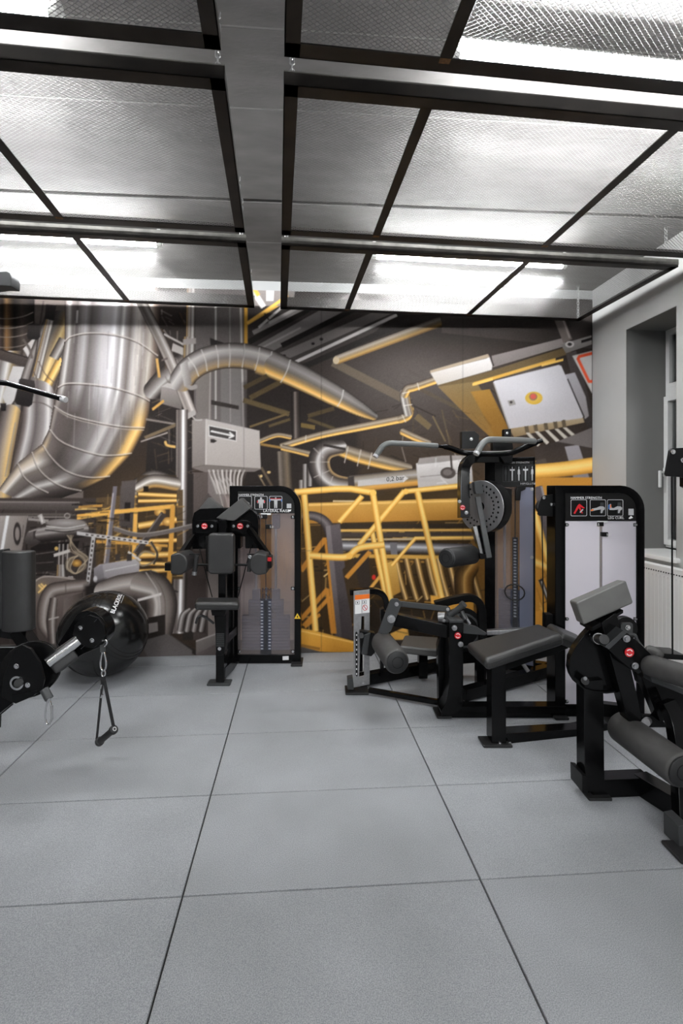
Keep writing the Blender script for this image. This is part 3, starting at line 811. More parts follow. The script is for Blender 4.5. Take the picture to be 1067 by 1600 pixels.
# seat column
d = 3.14
slab(lr, 'column', [(337, 1002), (350, 1002), (350, 1066), (337, 1066)], d, 0.10)
slab(lr, 'adjuster_sleeve', [(334, 958), (353, 953), (352.5, 1000), (350, 1022), (346, 1024), (339, 1024), (337, 1020), (336, 985)], d - 0.006, 0.095, 'satin', bevel=0.006)
for k in range(7):
    slab(lr, 'sleeve_rib', [(338, 990 + k * 3.1), (350, 990 + k * 3.1), (350, 991.6 + k * 3.1), (338, 991.6 + k * 3.1)], d - 0.009, 0.004, 'graphite', bevel=0)
bolt(lr, Q(343, 1013.5, d - 0.006), TOCAM, 0.012)
foot(lr, G(342.5, 1069) + FWD * 0.01, 0.155, 0.085, mat='graphite')
bolt(lr, G(338, 1068) + UP * 0.014, UP, 0.007); bolt(lr, G(347, 1068) + UP * 0.014, UP, 0.007)
bar(lr, 'base_beam', Q(346, 1052, d + 0.02), Q(366, 1033, 3.52), 0.05, 0.075)
bar(lr, 'strut', Q(350, 1000, 3.2), Q(366, 985, 3.50), 0.04, 0.06)
slab(lr, 'back_column', [(347, 893), (364, 893), (364, 1035), (352, 1035)], 3.42, 0.06)
pad(lr, [Q(304, 941, 3.02), Q(374, 941, 3.02), Q(373, 933, 3.19), Q(307, 933, 3.19)], 0.055, 'vinyl', 'seat', bevel=0.02, dirn=-UP)
slab(lr, 'seat_bracket', [(329, 951), (353, 951), (351, 962), (331, 962)], d - 0.04, 0.1, 'satin')
rod(lr, 'adjust_lever', smooth_path([Q(334, 974, 3.1), Q(325, 967, 3.08), Q(315, 962, 3.07), Q(309, 965, 3.06), Q(306, 974, 3.06)], 5), 0.008, 'rubber', 8)
# chest pad and its upright
slab(lr, 'pad_upright', [(341, 893), (352.5, 893), (352.5, 936), (341, 936)], 3.24, 0.05, 'gloss')
bm = NB(); prism(bm, ppx(rounded(324, 833.5, 365, 897.5, 7, 7, 7, 7, 5), 3.15), FWD * 0.07); fin(bm, 'chest_pad', 'vinyl', lr, bevel=0.014, seg=4, angle=60, limit=50)
slab(lr, 'pad_plate', [(321.5, 838), (367, 838), (367, 893), (321.5, 893)], 3.225, 0.012, 'satin', bevel=0.002)
slab(lr, 'head_post', [(342, 812), (353.5, 812), (353.5, 836), (342, 836)], 3.21, 0.08, 'gloss')
# cam housing
hp = [(300, 858), (300, 812), (303, 801), (312, 795), (340, 793.5), (372, 793.5), (394, 797), (402, 805), (403.5, 815), (403.5, 857), (383, 857), (383, 838.5), (376, 838.5), (376, 857), (364, 857), (364, 840), (322, 840), (322, 858)]
slab(lr, 'cam_housing', hp, 3.33, 0.10, 'gloss', bevel=0.004)
for x0, x1 in ((304, 339), (357, 392)):
    slab(lr, 'pivot_plate', rounded(x0, 813, x1, 834, 8, 8, 5, 5, 4), 3.30, 0.03, 'gloss')
for ex_, b0, b1 in ((319.5, 309, 331), (375, 365, 387)):
    emblem(lr, Q(ex_, 822, 3.299), TOCAM, 0.0215)
    bolt(lr, Q(b0, 822, 3.299), TOCAM, 0.011); bolt(lr, Q(b1, 822, 3.299), TOCAM, 0.011)
bar(lr, 'lever_arm', Q(303, 838, 3.30), Q(283, 868, 3.14), 0.035, 0.05)
bar(lr, 'lever_arm', Q(389, 826, 3.30), Q(421, 872, 3.14), 0.03, 0.045)
# elbow pads: D-shaped cushions
def dpad(x0, y0, x1, y1, d, flip):
    n = 10; pts = []
    rx = (x1 - x0) * 0.55; ry = (y1 - y0) / 2
    if not flip:
        pts = [(x1, y0 + 3), (x1, y1 - 2)] + [(x0 + rx - rx * math.cos(math.radians(-90 + 180 * k / n)), (y0 + y1) / 2 + ry * math.sin(math.radians(90 - 180 * k / n))) for k in range(n + 1)]
    else:
        pts = [(x0, y1 - 2), (x0, y0 + 3)] + [(x1 - rx + rx * math.cos(math.radians(-90 + 180 * k / n)), (y0 + y1) / 2 + ry * math.sin(math.radians(-90 + 180 * k / n))) for k in range(n + 1)]
    bm = NB(); prism(bm, ppx(pts, d), FWD * 0.20); return fin(bm, 'elbow_pad', 'vinyl', lr, bevel=0.012, seg=3, angle=55, limit=45)
dpad(266, 864, 293, 899, 3.02, True); dpad(389, 864, 417, 899, 3.02, False)
slab(lr, 'pad_bracket', [(257, 880), (267, 880), (267, 892), (257, 892)], 3.1, 0.07, 'satin')
slab(lr, 'pad_bracket', [(414, 868), (424, 870), (424, 888), (414, 888)], 3.06, 0.09, 'satin')
slab(lr, 'grip_sticker', [(417, 871), (424, 871), (424, 877), (417, 877)], 3.055, 0.003, 'red', bevel=0)
bar(lr, 'grip_bracket', Q(296, 866, 3.1), Q(313, 866, 3.1), 0.02, 0.008, 'satin')
rod(lr, 'grip', [Q(307.5, 868, 3.05), Q(304, 893, 3.05)], 0.0145, 'rubber'); rod(lr, 'grip_end', [Q(304, 893, 3.05), Q(303.5, 898.5, 3.05)], 0.0155, 'steel')
bar(lr, 'grip_bracket', Q(386, 866, 3.1), Q(400, 866, 3.1), 0.02, 0.008, 'satin')
rod(lr, 'grip', [Q(391, 868, 3.12), Q(389, 893, 3.12)], 0.0145, 'rubber'); bolt(lr, Q(390.5, 870, 3.1), TOCAM, 0.012)
rod(lr, 'cross_rod', [Q(300, 882.5, 3.2), Q(392, 882.5, 3.2)], 0.0085, 'satin')
rod(lr, 'cable', [Q(311.5, 857, 3.3), Q(331.5, 933, 3.3)], 0.004, 'satin', 8); rod(lr, 'cable', [Q(392.5, 853, 3.3), Q(372, 932, 3.3)], 0.004, 'satin', 8)
# tilted counter-pads above the housing
slab(lr, 'top_pad', [(337.3, 809.5), (377, 778), (392, 794), (366, 814), (352, 813)], 3.24, 0.09, 'greyvinyl', bevel=0.006)
slab(lr, 'top_pad', [(311.5, 794.5), (325.5, 777), (345.5, 793), (340, 797), (312, 798)], 3.36, 0.09, 'greyvinyl', bevel=0.006)

# ------------------------------------------------------------------ leg curl machine
d = 2.71
lc = root('leg_curl_machine', 'black leg curl machine with angled padded bench and milky shroud tower', 'gym machine', G(850, 1125))
sg = tower(lc, d, 867.5, 1007.5, 758.5, 1120, pl=16, pr=12.5, tb=12, bb=19, rad=38, sign=43.5, slit=(936.5, 941), stack=(905, 978, 1040, 1098, 11, 8, 3), rods=(917, 957), milk='milkpale')
number_text(sg, 'HAMMER STRENGTH', 891.5, 779.6, d - 0.001, 3.6)
number_text(sg, 'LEG CURL', 949.5, 811, d - 0.001, 3.9)
picto(sg, 891.5, 780.5, 917, 806.5, d, [(MUSCLE, 'red', 0.8, 0.9, 0, 0), ([(-.1, .3), (.2, .7), (.3, .6), (0, .2)], 'offwhite', .6, .6, .1, 0)])
picto(sg, 921.5, 780.5, 946.5, 806.5, d, [([(.1, .1), (.35, .1), (.35, .9), (.15, .9)], 'graphite', 1, 1, 0, 0), (PRONE, 'offwhite', 0.85, 1.0, 0, 0), ([(-.5, .25), (-.3, .3), (-.3, .42), (-.5, .36)], 'orange', .85, 1, 0, 0)])
picto(sg, 948.5, 780.5, 973.5, 806.5, d, [([(.1, .1), (.35, .1), (.35, .9), (.15, .9)], 'graphite', 1, 1, 0, 0), (CURL, 'offwhite', 0.85, 1.0, 0, 0), ([(-.45, .4), (-.36, .42), (-.34, .8), (-.45, .7)], 'blue', .9, 1, 0, 0), ([(-.34, .5), (-.28, .5), (-.26, .75), (-.34, .75)], 'orange', .9, 1, 0, 0)])
slab(sg, 'code_sticker', [(982, 795), (990, 795), (990, 805), (982, 805)], d + 0.003, 0.002, 'offwhite', bevel=0)
slab(sg, 'mark', [(982, 810), (986, 806), (989, 809), (984, 811)], d + 0.003, 0.002, 'white', bevel=0)
slab(lc, 'serial_sticker', [(907, 1104), (912, 1104), (912, 1112), (907, 1112)], d - 0.0012, 0.0015, 'white', bevel=0)
foot(lc, G(1000, 1121) + FWD * 0.04, 0.08, 0.15); foot(lc, G(874, 1121) + FWD * 0.04, 0.08, 0.15)
slab(lc, 'pulley_bracket', [(840.5, 803.5), (841.5, 798), (847, 776), (850, 774), (868, 772), (868, 807), (843, 806)], 2.74, 0.012, 'satin', bevel=0.002)
slab(lc, 'pulley_bracket', [(840.5, 803.5), (847, 776), (868, 772), (868, 807)], 2.79, 0.012, 'satin', bevel=0.002)
bm = NB(); c_ = Q(851, 792, 2.755); cyl(bm, c_, c_ + FWD * 0.03, 0.045, 24); fin(bm, 'pulley', 'rubber', lc, bevel=0.004)
bolt(lc, Q(849.5, 777.5, 2.738), TOCAM, 0.01); bolt(lc, Q(862, 788, 2.738), TOCAM, 0.01)
rod(lc, 'cable', [Q(846.5, 800, 2.77), Q(849.5, 1000, 2.77)], 0.0035, 'satin', 8)
warn_triangle(lc, 850, 1020, 2.70, 5.5)
slab(lc, 'guard_plate', [(853, 960), (868, 960), (868, 985), (853, 985)], 2.74, 0.05, 'satin')
# frame: rear floor beam, pivot post, front beam and bench post
bar(lc, 'floor_beam', Q(690, 1109, 2.73), Q(880, 1109, 2.73), 0.07, 0.072)
slab(lc, 'pivot_post', [(702, 972), (704, 969.5), (722, 969.5), (724, 972), (724, 1098), (719, 1110), (706, 1119), (690, 1120), (689, 1112), (697, 1098), (702, 1070)], 2.66, 0.10, 'gloss', bevel=0.004)
slab(lc, 'pivot_post', [(684, 1010), (690, 985), (700, 975), (704, 975), (704, 1060), (704, 1116), (686, 1118)], 2.78, 0.05, 'gloss', bevel=0.004)
slab(lc, 'post_cap', [(702, 969), (724, 969), (724, 973), (702, 973)], 2.655, 0.11, 'graphite', bevel=0.002)
emblem(lc, Q(715, 993, 2.659), TOCAM, 0.0185)
bolt(lc, Q(709.8, 981, 2.659), TOCAM, 0.0155, 'steel'); bolt(lc, Q(719.5, 1006.5, 2.659), TOCAM, 0.0155, 'steel')
foot(lc, G(694, 1122) + FWD * 0.05, 0.085, 0.12)
slab(lc, 'bench_post', [(768.5, 1030), (791, 1028), (791, 1162), (768.5, 1162)], 2.40, 0.085, 'gloss', bevel=0.004)
bar(lc, 'front_beam', Q(772, 1154, 2.45), Q(905, 1146, 2.54), 0.075, 0.085)
bar(lc, 'front_beam', Q(900, 1146, 2.54), Q(960, 1133, 2.62), 0.075, 0.085)
foot(lc, G(777, 1167) + FWD * 0.035, 0.15, 0.095); bolt(lc, G(781, 1166) + UP * 0.014, UP, 0.01); bolt(lc, G(796, 1165) + UP * 0.014, UP, 0.01)
bar(lc, 'bench_rail', Q(775, 1040, 2.47), Q(880, 1003, 2.52), 0.07, 0.05, 'satin')
slab(lc, 'tower_link', [(838, 1000), (872, 996), (872, 1022), (842, 1030)], 2.60, 0.10, 'satin')
pad(lc, [Q(757, 1031, 2.30), Q(880, 990, 2.40), Q(842, 972.5, 2.60), Q(727, 1004, 2.58)], 0.062, 'vinyl', 'bench_pad', bevel=0.024)
pad(lc, [Q(880, 990, 2.41), Q(935, 1013, 2.47), Q(900, 990, 2.66), Q(856, 971, 2.62)], 0.062, 'vinyl', 'bench_pad', bevel=0.024)
# movement arm, link plates and ankle roller
bar(lc, 'lever_arm', Q(597, 963, 2.86), Q(702, 986, 2.74), 0.05, 0.076)
slab(lc, 'arm_cap', [(594.5, 953), (600, 950.5), (601, 972), (595.5, 976)], 2.82, 0.05, 'satin', bevel=0.002)
slab(lc, 'link_plate', [(609.5, 938), (613, 935.5), (621, 935.5), (627, 941), (627, 946), (611, 986), (604, 992), (590.5, 989)], 2.74, 0.014, 'graphite', bevel=0.003)
slab(lc, 'link_bar', [(624, 939.5), (699, 947.5), (703, 951), (699, 956), (624, 948)], 2.755, 0.014, 'graphite', bevel=0.003)
bolt(lc, Q(619.5, 944, 2.738), TOCAM, 0.0125, 'steel'); bolt(lc, Q(611, 966.8, 2.738), TOCAM, 0.024, 'steel')
slab(lc, 'adjuster_bracket', [(692, 972), (697, 958), (700, 950), (703, 949), (706, 960), (716, 966), (700, 974)], 2.75, 0.03, 'graphite', bevel=0.003)
bolt(lc, Q(699.5, 952, 2.748), TOCAM, 0.01, 'steel'); bolt(lc, Q(693.5, 969.5, 2.748), TOCAM, 0.01, 'steel')
rod(lc, 'pull_pin', [Q(703, 962, 2.74), Q(721, 947, 2.70)], 0.017, 'graphite'); rod(lc, 'pull_pin_head', [Q(721, 947, 2.70), Q(725, 943.5, 2.69)], 0.021, 'graphite')
rod(lc, 'spring_rod', [Q(721, 955, 2.72), Q(727, 968, 2.70)], 0.013, 'graphite'); rod(lc, 'spring_rod', [Q(725, 960, 2.73), Q(734, 975, 2.72)], 0.008, 'steel')
rod(lc, 'pivot_shaft', [Q(685, 964, 2.80), Q(700, 964, 2.78)], 0.030, 'steel', 20)
slab(lc, 'pivot_fin', [(724, 974), (745, 980), (761, 990), (758, 993), (724, 990)], 2.72, 0.03, 'graphite', bevel=0.003)
roller(lc, Q(620.5, 1034.5, 2.53), Q(597, 1003, 2.85), 0.0685)
rod(lc, 'roller_shaft', [Q(597, 1003, 2.85), Q(598, 985, 2.80)], 0.014, 'satin')

# ------------------------------------------------------------------ hip machine with perforated disc
hm = root('hip_machine', 'black weight machine with perforated adjuster disc, grey overhead grips and steel gauge post', 'gym machine', G(700, 1068))
# tower turned towards the left
A = Q(757, 1050, 3.36); B = Q(836, 1050, 3.20); A.z = B.z = 0
ex = (B - A).normalized(); ey = UP.cross(ex).normalized(); W = (B - A).length; HT = 1.545
def T(x, y, z): return A + ex * x + ey * y + UP * z
bm = NB(); hexa(bm, [T(0, 0, 0), T(0.072, 0, 0), T(0.072, 0.11, 0), T(0, 0.11, 0), T(0, 0, HT), T(0.072, 0, HT), T(0.072, 0.11, HT), T(0, 0.11, HT)]); fin(bm, 'tower_post', 'gloss', hm, bevel=0.004)
bm = NB(); hexa(bm, [T(W - 0.012, 0, 0), T(W, 0, 0), T(W, 0.03, 0), T(W - 0.012, 0.03, 0), T(W - 0.012, 0, HT), T(W, 0, HT), T(W, 0.03, HT), T(W - 0.012, 0.03, HT)]); fin(bm, 'tower_edge', 'gloss', hm, bevel=0.003)
bm = NB(); hexa(bm, [T(0, 0, HT - .03), T(W, 0, HT - .03), T(W, 0.1, HT - .03), T(0, 0.1, HT - .03), T(0, 0, HT), T(W, 0, HT), T(W, 0.1, HT), T(0, 0.1, HT)]); fin(bm, 'tower_cap', 'gloss', hm, bevel=0.004)
bm = NB(); hexa(bm, [T(0.072, 0.0, 1.335), T(W - .012, 0.0, 1.335), T(W - .012, 0.01, 1.335), T(0.072, 0.01, 1.335), T(0.072, 0.0, HT - .03), T(W - .012, 0.0, HT - .03), T(W - .012, 0.01, HT - .03), T(0.072, 0.01, HT - .03)]); hs = fin(bm, 'sign_plate', 'signblack', hm)
text('HAMMER STRENGTH', 'lettering', hs, T(0.135, -0.001, 1.50), ex, UP, 0.012, 'offwhite')
text('HIP/GLUTE', 'lettering', hs, T(0.24, -0.001, 1.352), ex, UP, 0.014, 'offwhite')
for k in range(5):
    x0 = 0.125 + k * 0.043; w_ = 0.039
    bm = NB(); loopframe(bm, [T(x0, -0.0005, 1.372), T(x0 + w_, -0.0005, 1.372), T(x0 + w_, -0.0005, 1.488), T(x0, -0.0005, 1.488)], [T(x0 + .002, -0.0005, 1.374), T(x0 + w_ - .002, -0.0005, 1.374), T(x0 + w_ - .002, -0.0005, 1.486), T(x0 + .002, -0.0005, 1.486)], -ey * 0.0006)
    f_ = fin(bm, 'picture_frame', 'graphite', hs)
    bm = NB(); shp = PERSON_OUT if k % 2 else PERSON
    prism(bm, [T(x0 + w_ / 2 + a * 0.032, -0.0012, 1.38 + b * 0.098) for a, b in shp], -ey * 0.0005); fin(bm, 'figure', 'graphite' if k == 0 else 'offwhite', f_)
for a, b, m_ in ((0.072, 0.175, 'milk'), (0.175, 0.235, 'clear'), (0.235, W - .012, 'milkblue')):
    bm = NB(); hexa(bm, [T(a, 0.006, 0.1), T(b, 0.006, 0.1), T(b, 0.010, 0.1), T(a, 0.010, 0.1), T(a, 0.006, 1.335), T(b, 0.006, 1.335), T(b, 0.010, 1.335), T(a, 0.010, 1.335)]); fin(bm, 'shroud_pane', m_, hm)
for k in range(14):
    z0 = 0.1 + k * 0.036
    bm = NB(); hexa(bm, [T(0.09, 0.03, z0), T(W - .03, 0.03, z0), T(W - .03, 0.075, z0), T(0.09, 0.075, z0), T(0.09, 0.03, z0 + .034), T(W - .03, 0.03, z0 + .034), T(W - .03, 0.075, z0 + .034), T(0.09, 0.075, z0 + .034)]); w_ = fin(bm, 'weight_plate', 'weight', hm)
for k in range(26):
    z0 = 0.42 + k * 0.0215
    bm = NB(); hexa(bm, [T(0.195, 0.012, z0), T(0.212, 0.012, z0), T(0.212, 0.03, z0), T(0.195, 0.03, z0), T(0.195, 0.012, z0 + .011), T(0.212, 0.012, z0 + .011), T(0.212, 0.03, z0 + .011), T(0.195, 0.03, z0 + .011)]); fin(bm, 'number_sticker', 'offwhite', hm)
bm = NB(); hexa(bm, [T(0.186, 0.016, 0.1), T(0.222, 0.016, 0.1), T(0.222, 0.03, 0.1), T(0.186, 0.03, 0.1), T(0.186, 0.016, 0.98), T(0.222, 0.016, 0.98), T(0.222, 0.03, 0.98), T(0.186, 0.03, 0.98)]); fin(bm, 'pin_strip', 'signblack', hm)
for gx in (0.13, 0.29): rod(hm, 'guide_rod', [T(gx, 0.05, 0.55), T(gx, 0.05, 1.32)], 0.010, 'steel')
rod(hm, 'selector_cable', [T(0.204, 0.02, 0.9), T(0.204, 0.02, 1.33)], 0.004, 'satin', 8)
bm = NB(); lp = [T(0.204 + 0.065 * math.cos(t), -0.012, 0.60 + 0.055 * math.sin(t)) for t in [2 * math.pi * k / 16 for k in range(16)]]; tube(bm, lp, 0.0045, 8, closed=True); fin(bm, 'pin_lanyard', 'rubber', hm)
for zz_ in (1.32, 0.85, 0.25): bolt(hm, T(W - .02, 0.004, zz_), -ey, 0.011, 'steel')
slab(hm, 'increment_knob', [(809, 760), (822, 758), (821, 765), (814, 768), (813, 782), (806, 782), (806, 768)], 3.19, 0.02, 'signblack', bevel=0.003)
# overhead handle bar
hbar = [Q(681, 697, 3.08), Q(700, 699, 3.12), Q(722, 707, 3.16), Q(745, 708.5, 3.12), Q(793, 708, 3.0), Q(812, 702, 2.95), Q(836, 692, 2.9), Q(848, 688, 2.88)]
rod(hm, 'handle_bar', smooth_path(hbar, 4), [0.012] * 3 + [0.020] * 22 + [0.015] * 4, 'gloss', 14)
def grip(e, b1, b2, t):
    p = round_corner(e, b1, b2, 0.05, 6); rod(hm, 'grip', [e] + p + [b2, t], 0.0185, 'grip', 16)
    u = (Vector(e) - Vector(b1)).normalized(); rod(hm, 'grip_end', [Vector(e), Vector(e) + u * 0.016], 0.0175, 'offwhite', 16)
grip(Q(588, 711, 2.98), Q(601, 692, 3.0), Q(660, 695, 3.05), Q(683, 697, 3.08))
grip(Q(745.5, 706.5, 2.70), Q(757.5, 686.5, 2.72), Q(815, 688, 2.84), Q(835, 689.5, 2.88))
slab(hm, 'pulley_bracket', [(721.5, 674), (742, 673.5), (749, 680), (748, 697), (741, 701), (721.5, 701)], 3.2, 0.05, 'satin', bevel=0.003); bolt(hm, Q(736, 686, 3.199), TOCAM, 0.011)
slab(hm, 'pulley_bracket', [(788, 670.5), (798.5, 670), (799, 688), (788, 688)], 3.22, 0.05, 'satin', bevel=0.003); bolt(hm, Q(792, 676.5, 3.219), TOCAM, 0.009)
slab(hm, 'bar_mount', [(770, 690), (800, 688), (803, 705), (800, 724), (788, 724), (780, 712), (770, 707)], 3.17, 0.05, 'gloss', bevel=0.004)
# bent box arm with emblem
armp = round_corner(Q(724, 809, 3.03), Q(724, 716.5, 3.08), Q(784, 716.5, 3.24), 0.11, 8)
bent(hm, 'bent_arm', [Q(724, 809, 3.03)] + armp + [Q(790, 716.5, 3.26)], 0.06, 0.078, 'gloss', up=FWD)
emblem(hm, Q(722.5, 793, 2.99), TOCAM, 0.0165)
bolt(hm, Q(717.8, 783.5, 2.99), TOCAM, 0.011, 'steel'); bolt(hm, Q(728.5, 801, 2.99), TOCAM, 0.012, 'steel')
# perforated disc on its hub
vd = (Q(752, 791, 3.05) - Vector((0, 0, EYE))); vd.z = 0; vd.normalize()
dn = Quaternion(UP, math.radians(-37)) @ (-vd)      # disc faces left of the viewer
dc = Q(751.5, 791.5, 3.05)
dr = 41 / F * 3.05
az = UP; ax = az.cross(dn).normalized()
bm = NB(); ro = dr; rm = dr * 0.80; holes = 26
ringpts = lambda r, n, z: [dc + dn * z + (ax * math.cos(2 * math.pi * k / n) + az * math.sin(2 * math.pi * k / n)) * r for k in range(n)]
loopframe(bm, ringpts(dr, 52, 0), ringpts(dr * 0.18, 52, 0), dn * 0.008); disc = fin(bm, 'adjuster_disc', 'steel', hm, bevel=0.001, seg=1, angle=30, label='perforated grey steel adjuster disc')
hme = None
for k in range(holes):
    for rr_, sz in ((0.80, 0.0075), (0.60, 0.0065)):
        t = 2 * math.pi * (k + 0.5 * (rr_ < 0.7)) / holes
        p = dc + dn * 0.0082 + (ax * math.cos(t) + az * math.sin(t)) * dr * rr_
        if hme is None:
            bm = NB(); cyl(bm, Vector(), dn * 0.0006, 1.0, 10); hme = bpy.data.meshes.new('hole'); bmesh.ops.recalc_face_normals(bm, faces=bm.faces[:]); bm.to_mesh(hme); bm.free(); hme.materials.append(M['signblack'])
        o = link_mesh('hole', hme, disc); o.location = p - origin(disc); o.scale = (sz, sz, sz)
bm = NB(); cyl(bm, dc - dn * 0.012, dc - dn * 0.09, dr * 0.99, 40); fin(bm, 'cam_hub', 'satin', hm, bevel=0.006)
slab(hm, 'cam_cover', [(762, 753), (786, 762), (786, 800), (778, 822), (765, 828)], 3.13, 0.06, 'satin', bevel=0.005)
slab(hm, 'side_guard', [(786, 761), (800, 764), (800, 803), (786, 803)], 3.10, 0.05, 'satin', bevel=0.003); warn_triangle(hm, 793.5, 786, 3.098, 5)
# swing lever and roller
slab(hm, 'counter_block', [(741, 753), (753, 751), (755.5, 769), (754, 771.5), (744, 772), (742, 766)], 2.93, 0.05, 'graphite', bevel=0.003)
bar(hm, 'swing_lever', Q(746, 776, 2.97), Q(764, 872, 2.90), 0.034, 0.02, 'graphite', up=TOCAM)
bar(hm, 'swing_lever', Q(744, 822, 3.0), Q(757, 870, 2.95), 0.06, 0.05, 'gloss', up=TOCAM)
slab(hm, 'lever_shoe', [(749, 864), (767, 869), (768, 872.5), (751, 874)], 2.9, 0.06, 'satin', bevel=0.002)
roller(hm, Q(697.5, 872, 2.78), Q(738, 866.5, 2.98), 0.0595, 'rubber')
rod(hm, 'roller_shaft', [Q(738, 866.5, 2.98), Q(758, 863, 3.0)], 0.013, 'satin')
# gauge post with warning card
gp = [(552.5, 924), (577.5, 921.5), (577.5, 1069.5), (552.5, 1074.5)]
bm = NB(); loopframe(bm, ppx(gp, 3.03), ppx([(565, 963), (569, 963), (569, 1056), (561, 1058)], 3.03), FWD * 0.012); fin(bm, 'gauge_post', 'gaugesteel', hm, bevel=0.0015, label='grey steel gauge post with slot and holes')
slab(hm, 'gauge_strip', [(555, 989), (556.5, 986.5), (558.5, 989), (559, 1055), (557.5, 1057.5), (555.5, 1055)], 3.0285, 0.002, 'signblack', bevel=0)
for k in range(9): slab(hm, 'gauge_mark', [(556.3, 991 + 7.6 * k), (558, 991 + 7.6 * k), (558, 993.5 + 7.6 * k), (556.3, 993.5 + 7.6 * k)], 3.0275, 0.0012, 'white', bevel=0)
wc = slab(hm, 'warning_card', [(554.5, 930), (577.3, 928), (577.3, 957), (554.5, 959.5)], 3.028, 0.0015, 'white', bevel=0, label='white and orange warning card')
slab(wc, 'orange_band', [(554.5, 930), (577.3, 928), (577.3, 935), (554.5, 937.5)], 3.0268, 0.0008, 'orange', bevel=0)
slab(wc, 'divider', [(565, 937), (565.6, 937), (565.6, 958), (565, 958)], 3.0268, 0.0008, 'graphite', bevel=0)
bm = NB(); loopframe(bm, ppx([(570.2 + 4 * math.cos(t), 949.5 + 4.6 * math.sin(t)) for t in [2 * math.pi * k / 18 for k in range(18)]], 3.0268), ppx([(570.2 + 3.2 * math.cos(t), 949.5 + 3.8 * math.sin(t)) for t in [2 * math.pi * k / 18 for k in range(18)]], 3.0268), TOCAM * 0.0004); fin(bm, 'prohibition_ring', 'red', wc)
slab(wc, 'prohibition_bar', [(567.6, 946.4), (568.4, 946), (573, 952.4), (572.2, 953)], 3.0268, 0.0006, 'red', bevel=0)
for (x_, y_) in ((558.5, 941.5), (569.5, 940.5)):
    bm = NB(); loopframe(bm, ppx([(x_ - 3, y_ - 2.6), (x_ + 3, y_ - 2.8), (x_ + 3, y_ + 2.8), (x_ - 3, y_ + 3)], 3.0268), ppx([(x_ - 2.5, y_ - 2.1), (x_ + 2.5, y_ - 2.3), (x_ + 2.5, y_ + 2.3), (x_ - 2.5, y_ + 2.5)], 3.0268), TOCAM * 0.0004); fin(bm, 'icon', 'graphite', wc)
    slab(wc, 'icon', [(x_ - .8, y_ - 1), (x_ + .8, y_ - 1), (x_ + .8, y_ + 1.4), (x_ - .8, y_ + 1.4)], 3.0268, 0.0006, 'graphite', bevel=0)
bolt(hm, Q(567, 1067, 3.029), TOCAM, 0.008); bolt(hm, Q(558, 926.5, 3.029), TOCAM, 0.007)
slab(hm, 'post_boot', [(542.5, 1062), (551.5, 1060), (553, 1078), (543, 1078)], 3.01, 0.07, 'graphite', bevel=0.004)
foot(hm, G(557, 1080), 0.15, 0.12)
slab(hm, 'slide_clamp', [(562, 986), (578, 988), (586, 990), (586, 1020), (580, 1026), (563, 1022)], 2.99, 0.05, 'satin', bevel=0.004)
slab(hm, 'clamp_lever', [(569, 993), (579, 989), (574, 1023), (564.5, 1023)], 2.97, 0.02, 'graphite', bevel=0.004); rod(hm, 'clamp_knob', [Q(564, 993, 2.95), Q(564, 993, 3.0)], 0.018, 'rubber', 16)
# floor beams, seat, arched guards, wheel
def floor_beam(p, q, h=0.075, w=0.06, up=0.0): return bar(hm, 'floor_beam', G(*p) + UP * (h / 2 + 0.012 + up), G(*q) + UP * (h / 2 + 0.012 + up), w, h)
floor_beam((560, 1074), (700, 1046)); floor_beam((723, 1097), (862, 1056)); floor_beam((862, 1056), (790, 1046))
bar(hm, 'floor_bar', G(576, 1078, 0.03), G(690, 1098, 0.03), 0.03, 0.03)
bar(hm, 'stub_post', G(749, 1085), G(749, 1085) + UP * 0.22, 0.05, 0.05, up=FWD)
rod(hm, 'gas_strut', [Q(812, 1030, 3.0), Q(825, 1049, 2.98)], 0.012, 'steel')
bar(hm, 'seat_post', G(660, 1058, 0.02), G(660, 1058, 0.02) + UP * 0.24, 0.06, 0.06, up=FWD)
slab(hm, 'seat_post', [(594, 1020), (600, 1020), (600, 1058), (594, 1058)], 3.12, 0.04, 'gloss')
pad(hm, [Q(624, 1009, 2.95), Q(690, 1016, 2.95), Q(690, 995.5, 3.22), Q(632, 992, 3.25)], 0.05, 'greyvinyl', 'seat', bevel=0.014, dirn=-UP)
g1 = [Q(546, 925, 3.34), Q(575, 923, 3.34)] + round_corner(Q(575, 923, 3.34), Q(603, 922, 3.34), Q(604, 955, 3.34), 0.11, 7) + [Q(604, 985, 3.34), Q(604, 1020, 3.34)]
bent(hm, 'arched_guard', g1, 0.04, 0.05, 'gloss', up=FWD)
bar(hm, 'guard_leg', Q(562, 924, 3.34), Q(562, 1048, 3.34), 0.04, 0.04, up=FWD)
g2 = [Q(680, 945, 3.1), Q(705, 938, 3.1)] + round_corner(Q(705, 938, 3.1), Q(748, 930, 3.1), Q(754, 965, 3.1), 0.10, 7) + [Q(754, 1010, 3.1), Q(752, 1060, 3.1)]
bent(hm, 'arched_guard', g2, 0.05, 0.05, 'satin', up=FWD)
bm = NB(); c_ = Q(722, 985, 3.12); cyl(bm, c_, c_ + FWD * 0.03, 0.15, 36); fin(bm, 'cam_wheel', 'satin', hm, bevel=0.006)
bm = NB(); ring(bm, c_ - FWD * 0.002, TOCAM, 0.105, 0.118, 0.006, 36); fin(bm, 'wheel_rim', 'graphite', hm)
bar(hm, 'seat_rail', Q(757, 988, 3.2), Q(832, 984, 3.1), 0.05, 0.03, 'steel')
slab(hm, 'rear_body', [(690, 1000), (755, 990), (755, 1035), (690, 1040)], 3.2, 0.08, 'satin')
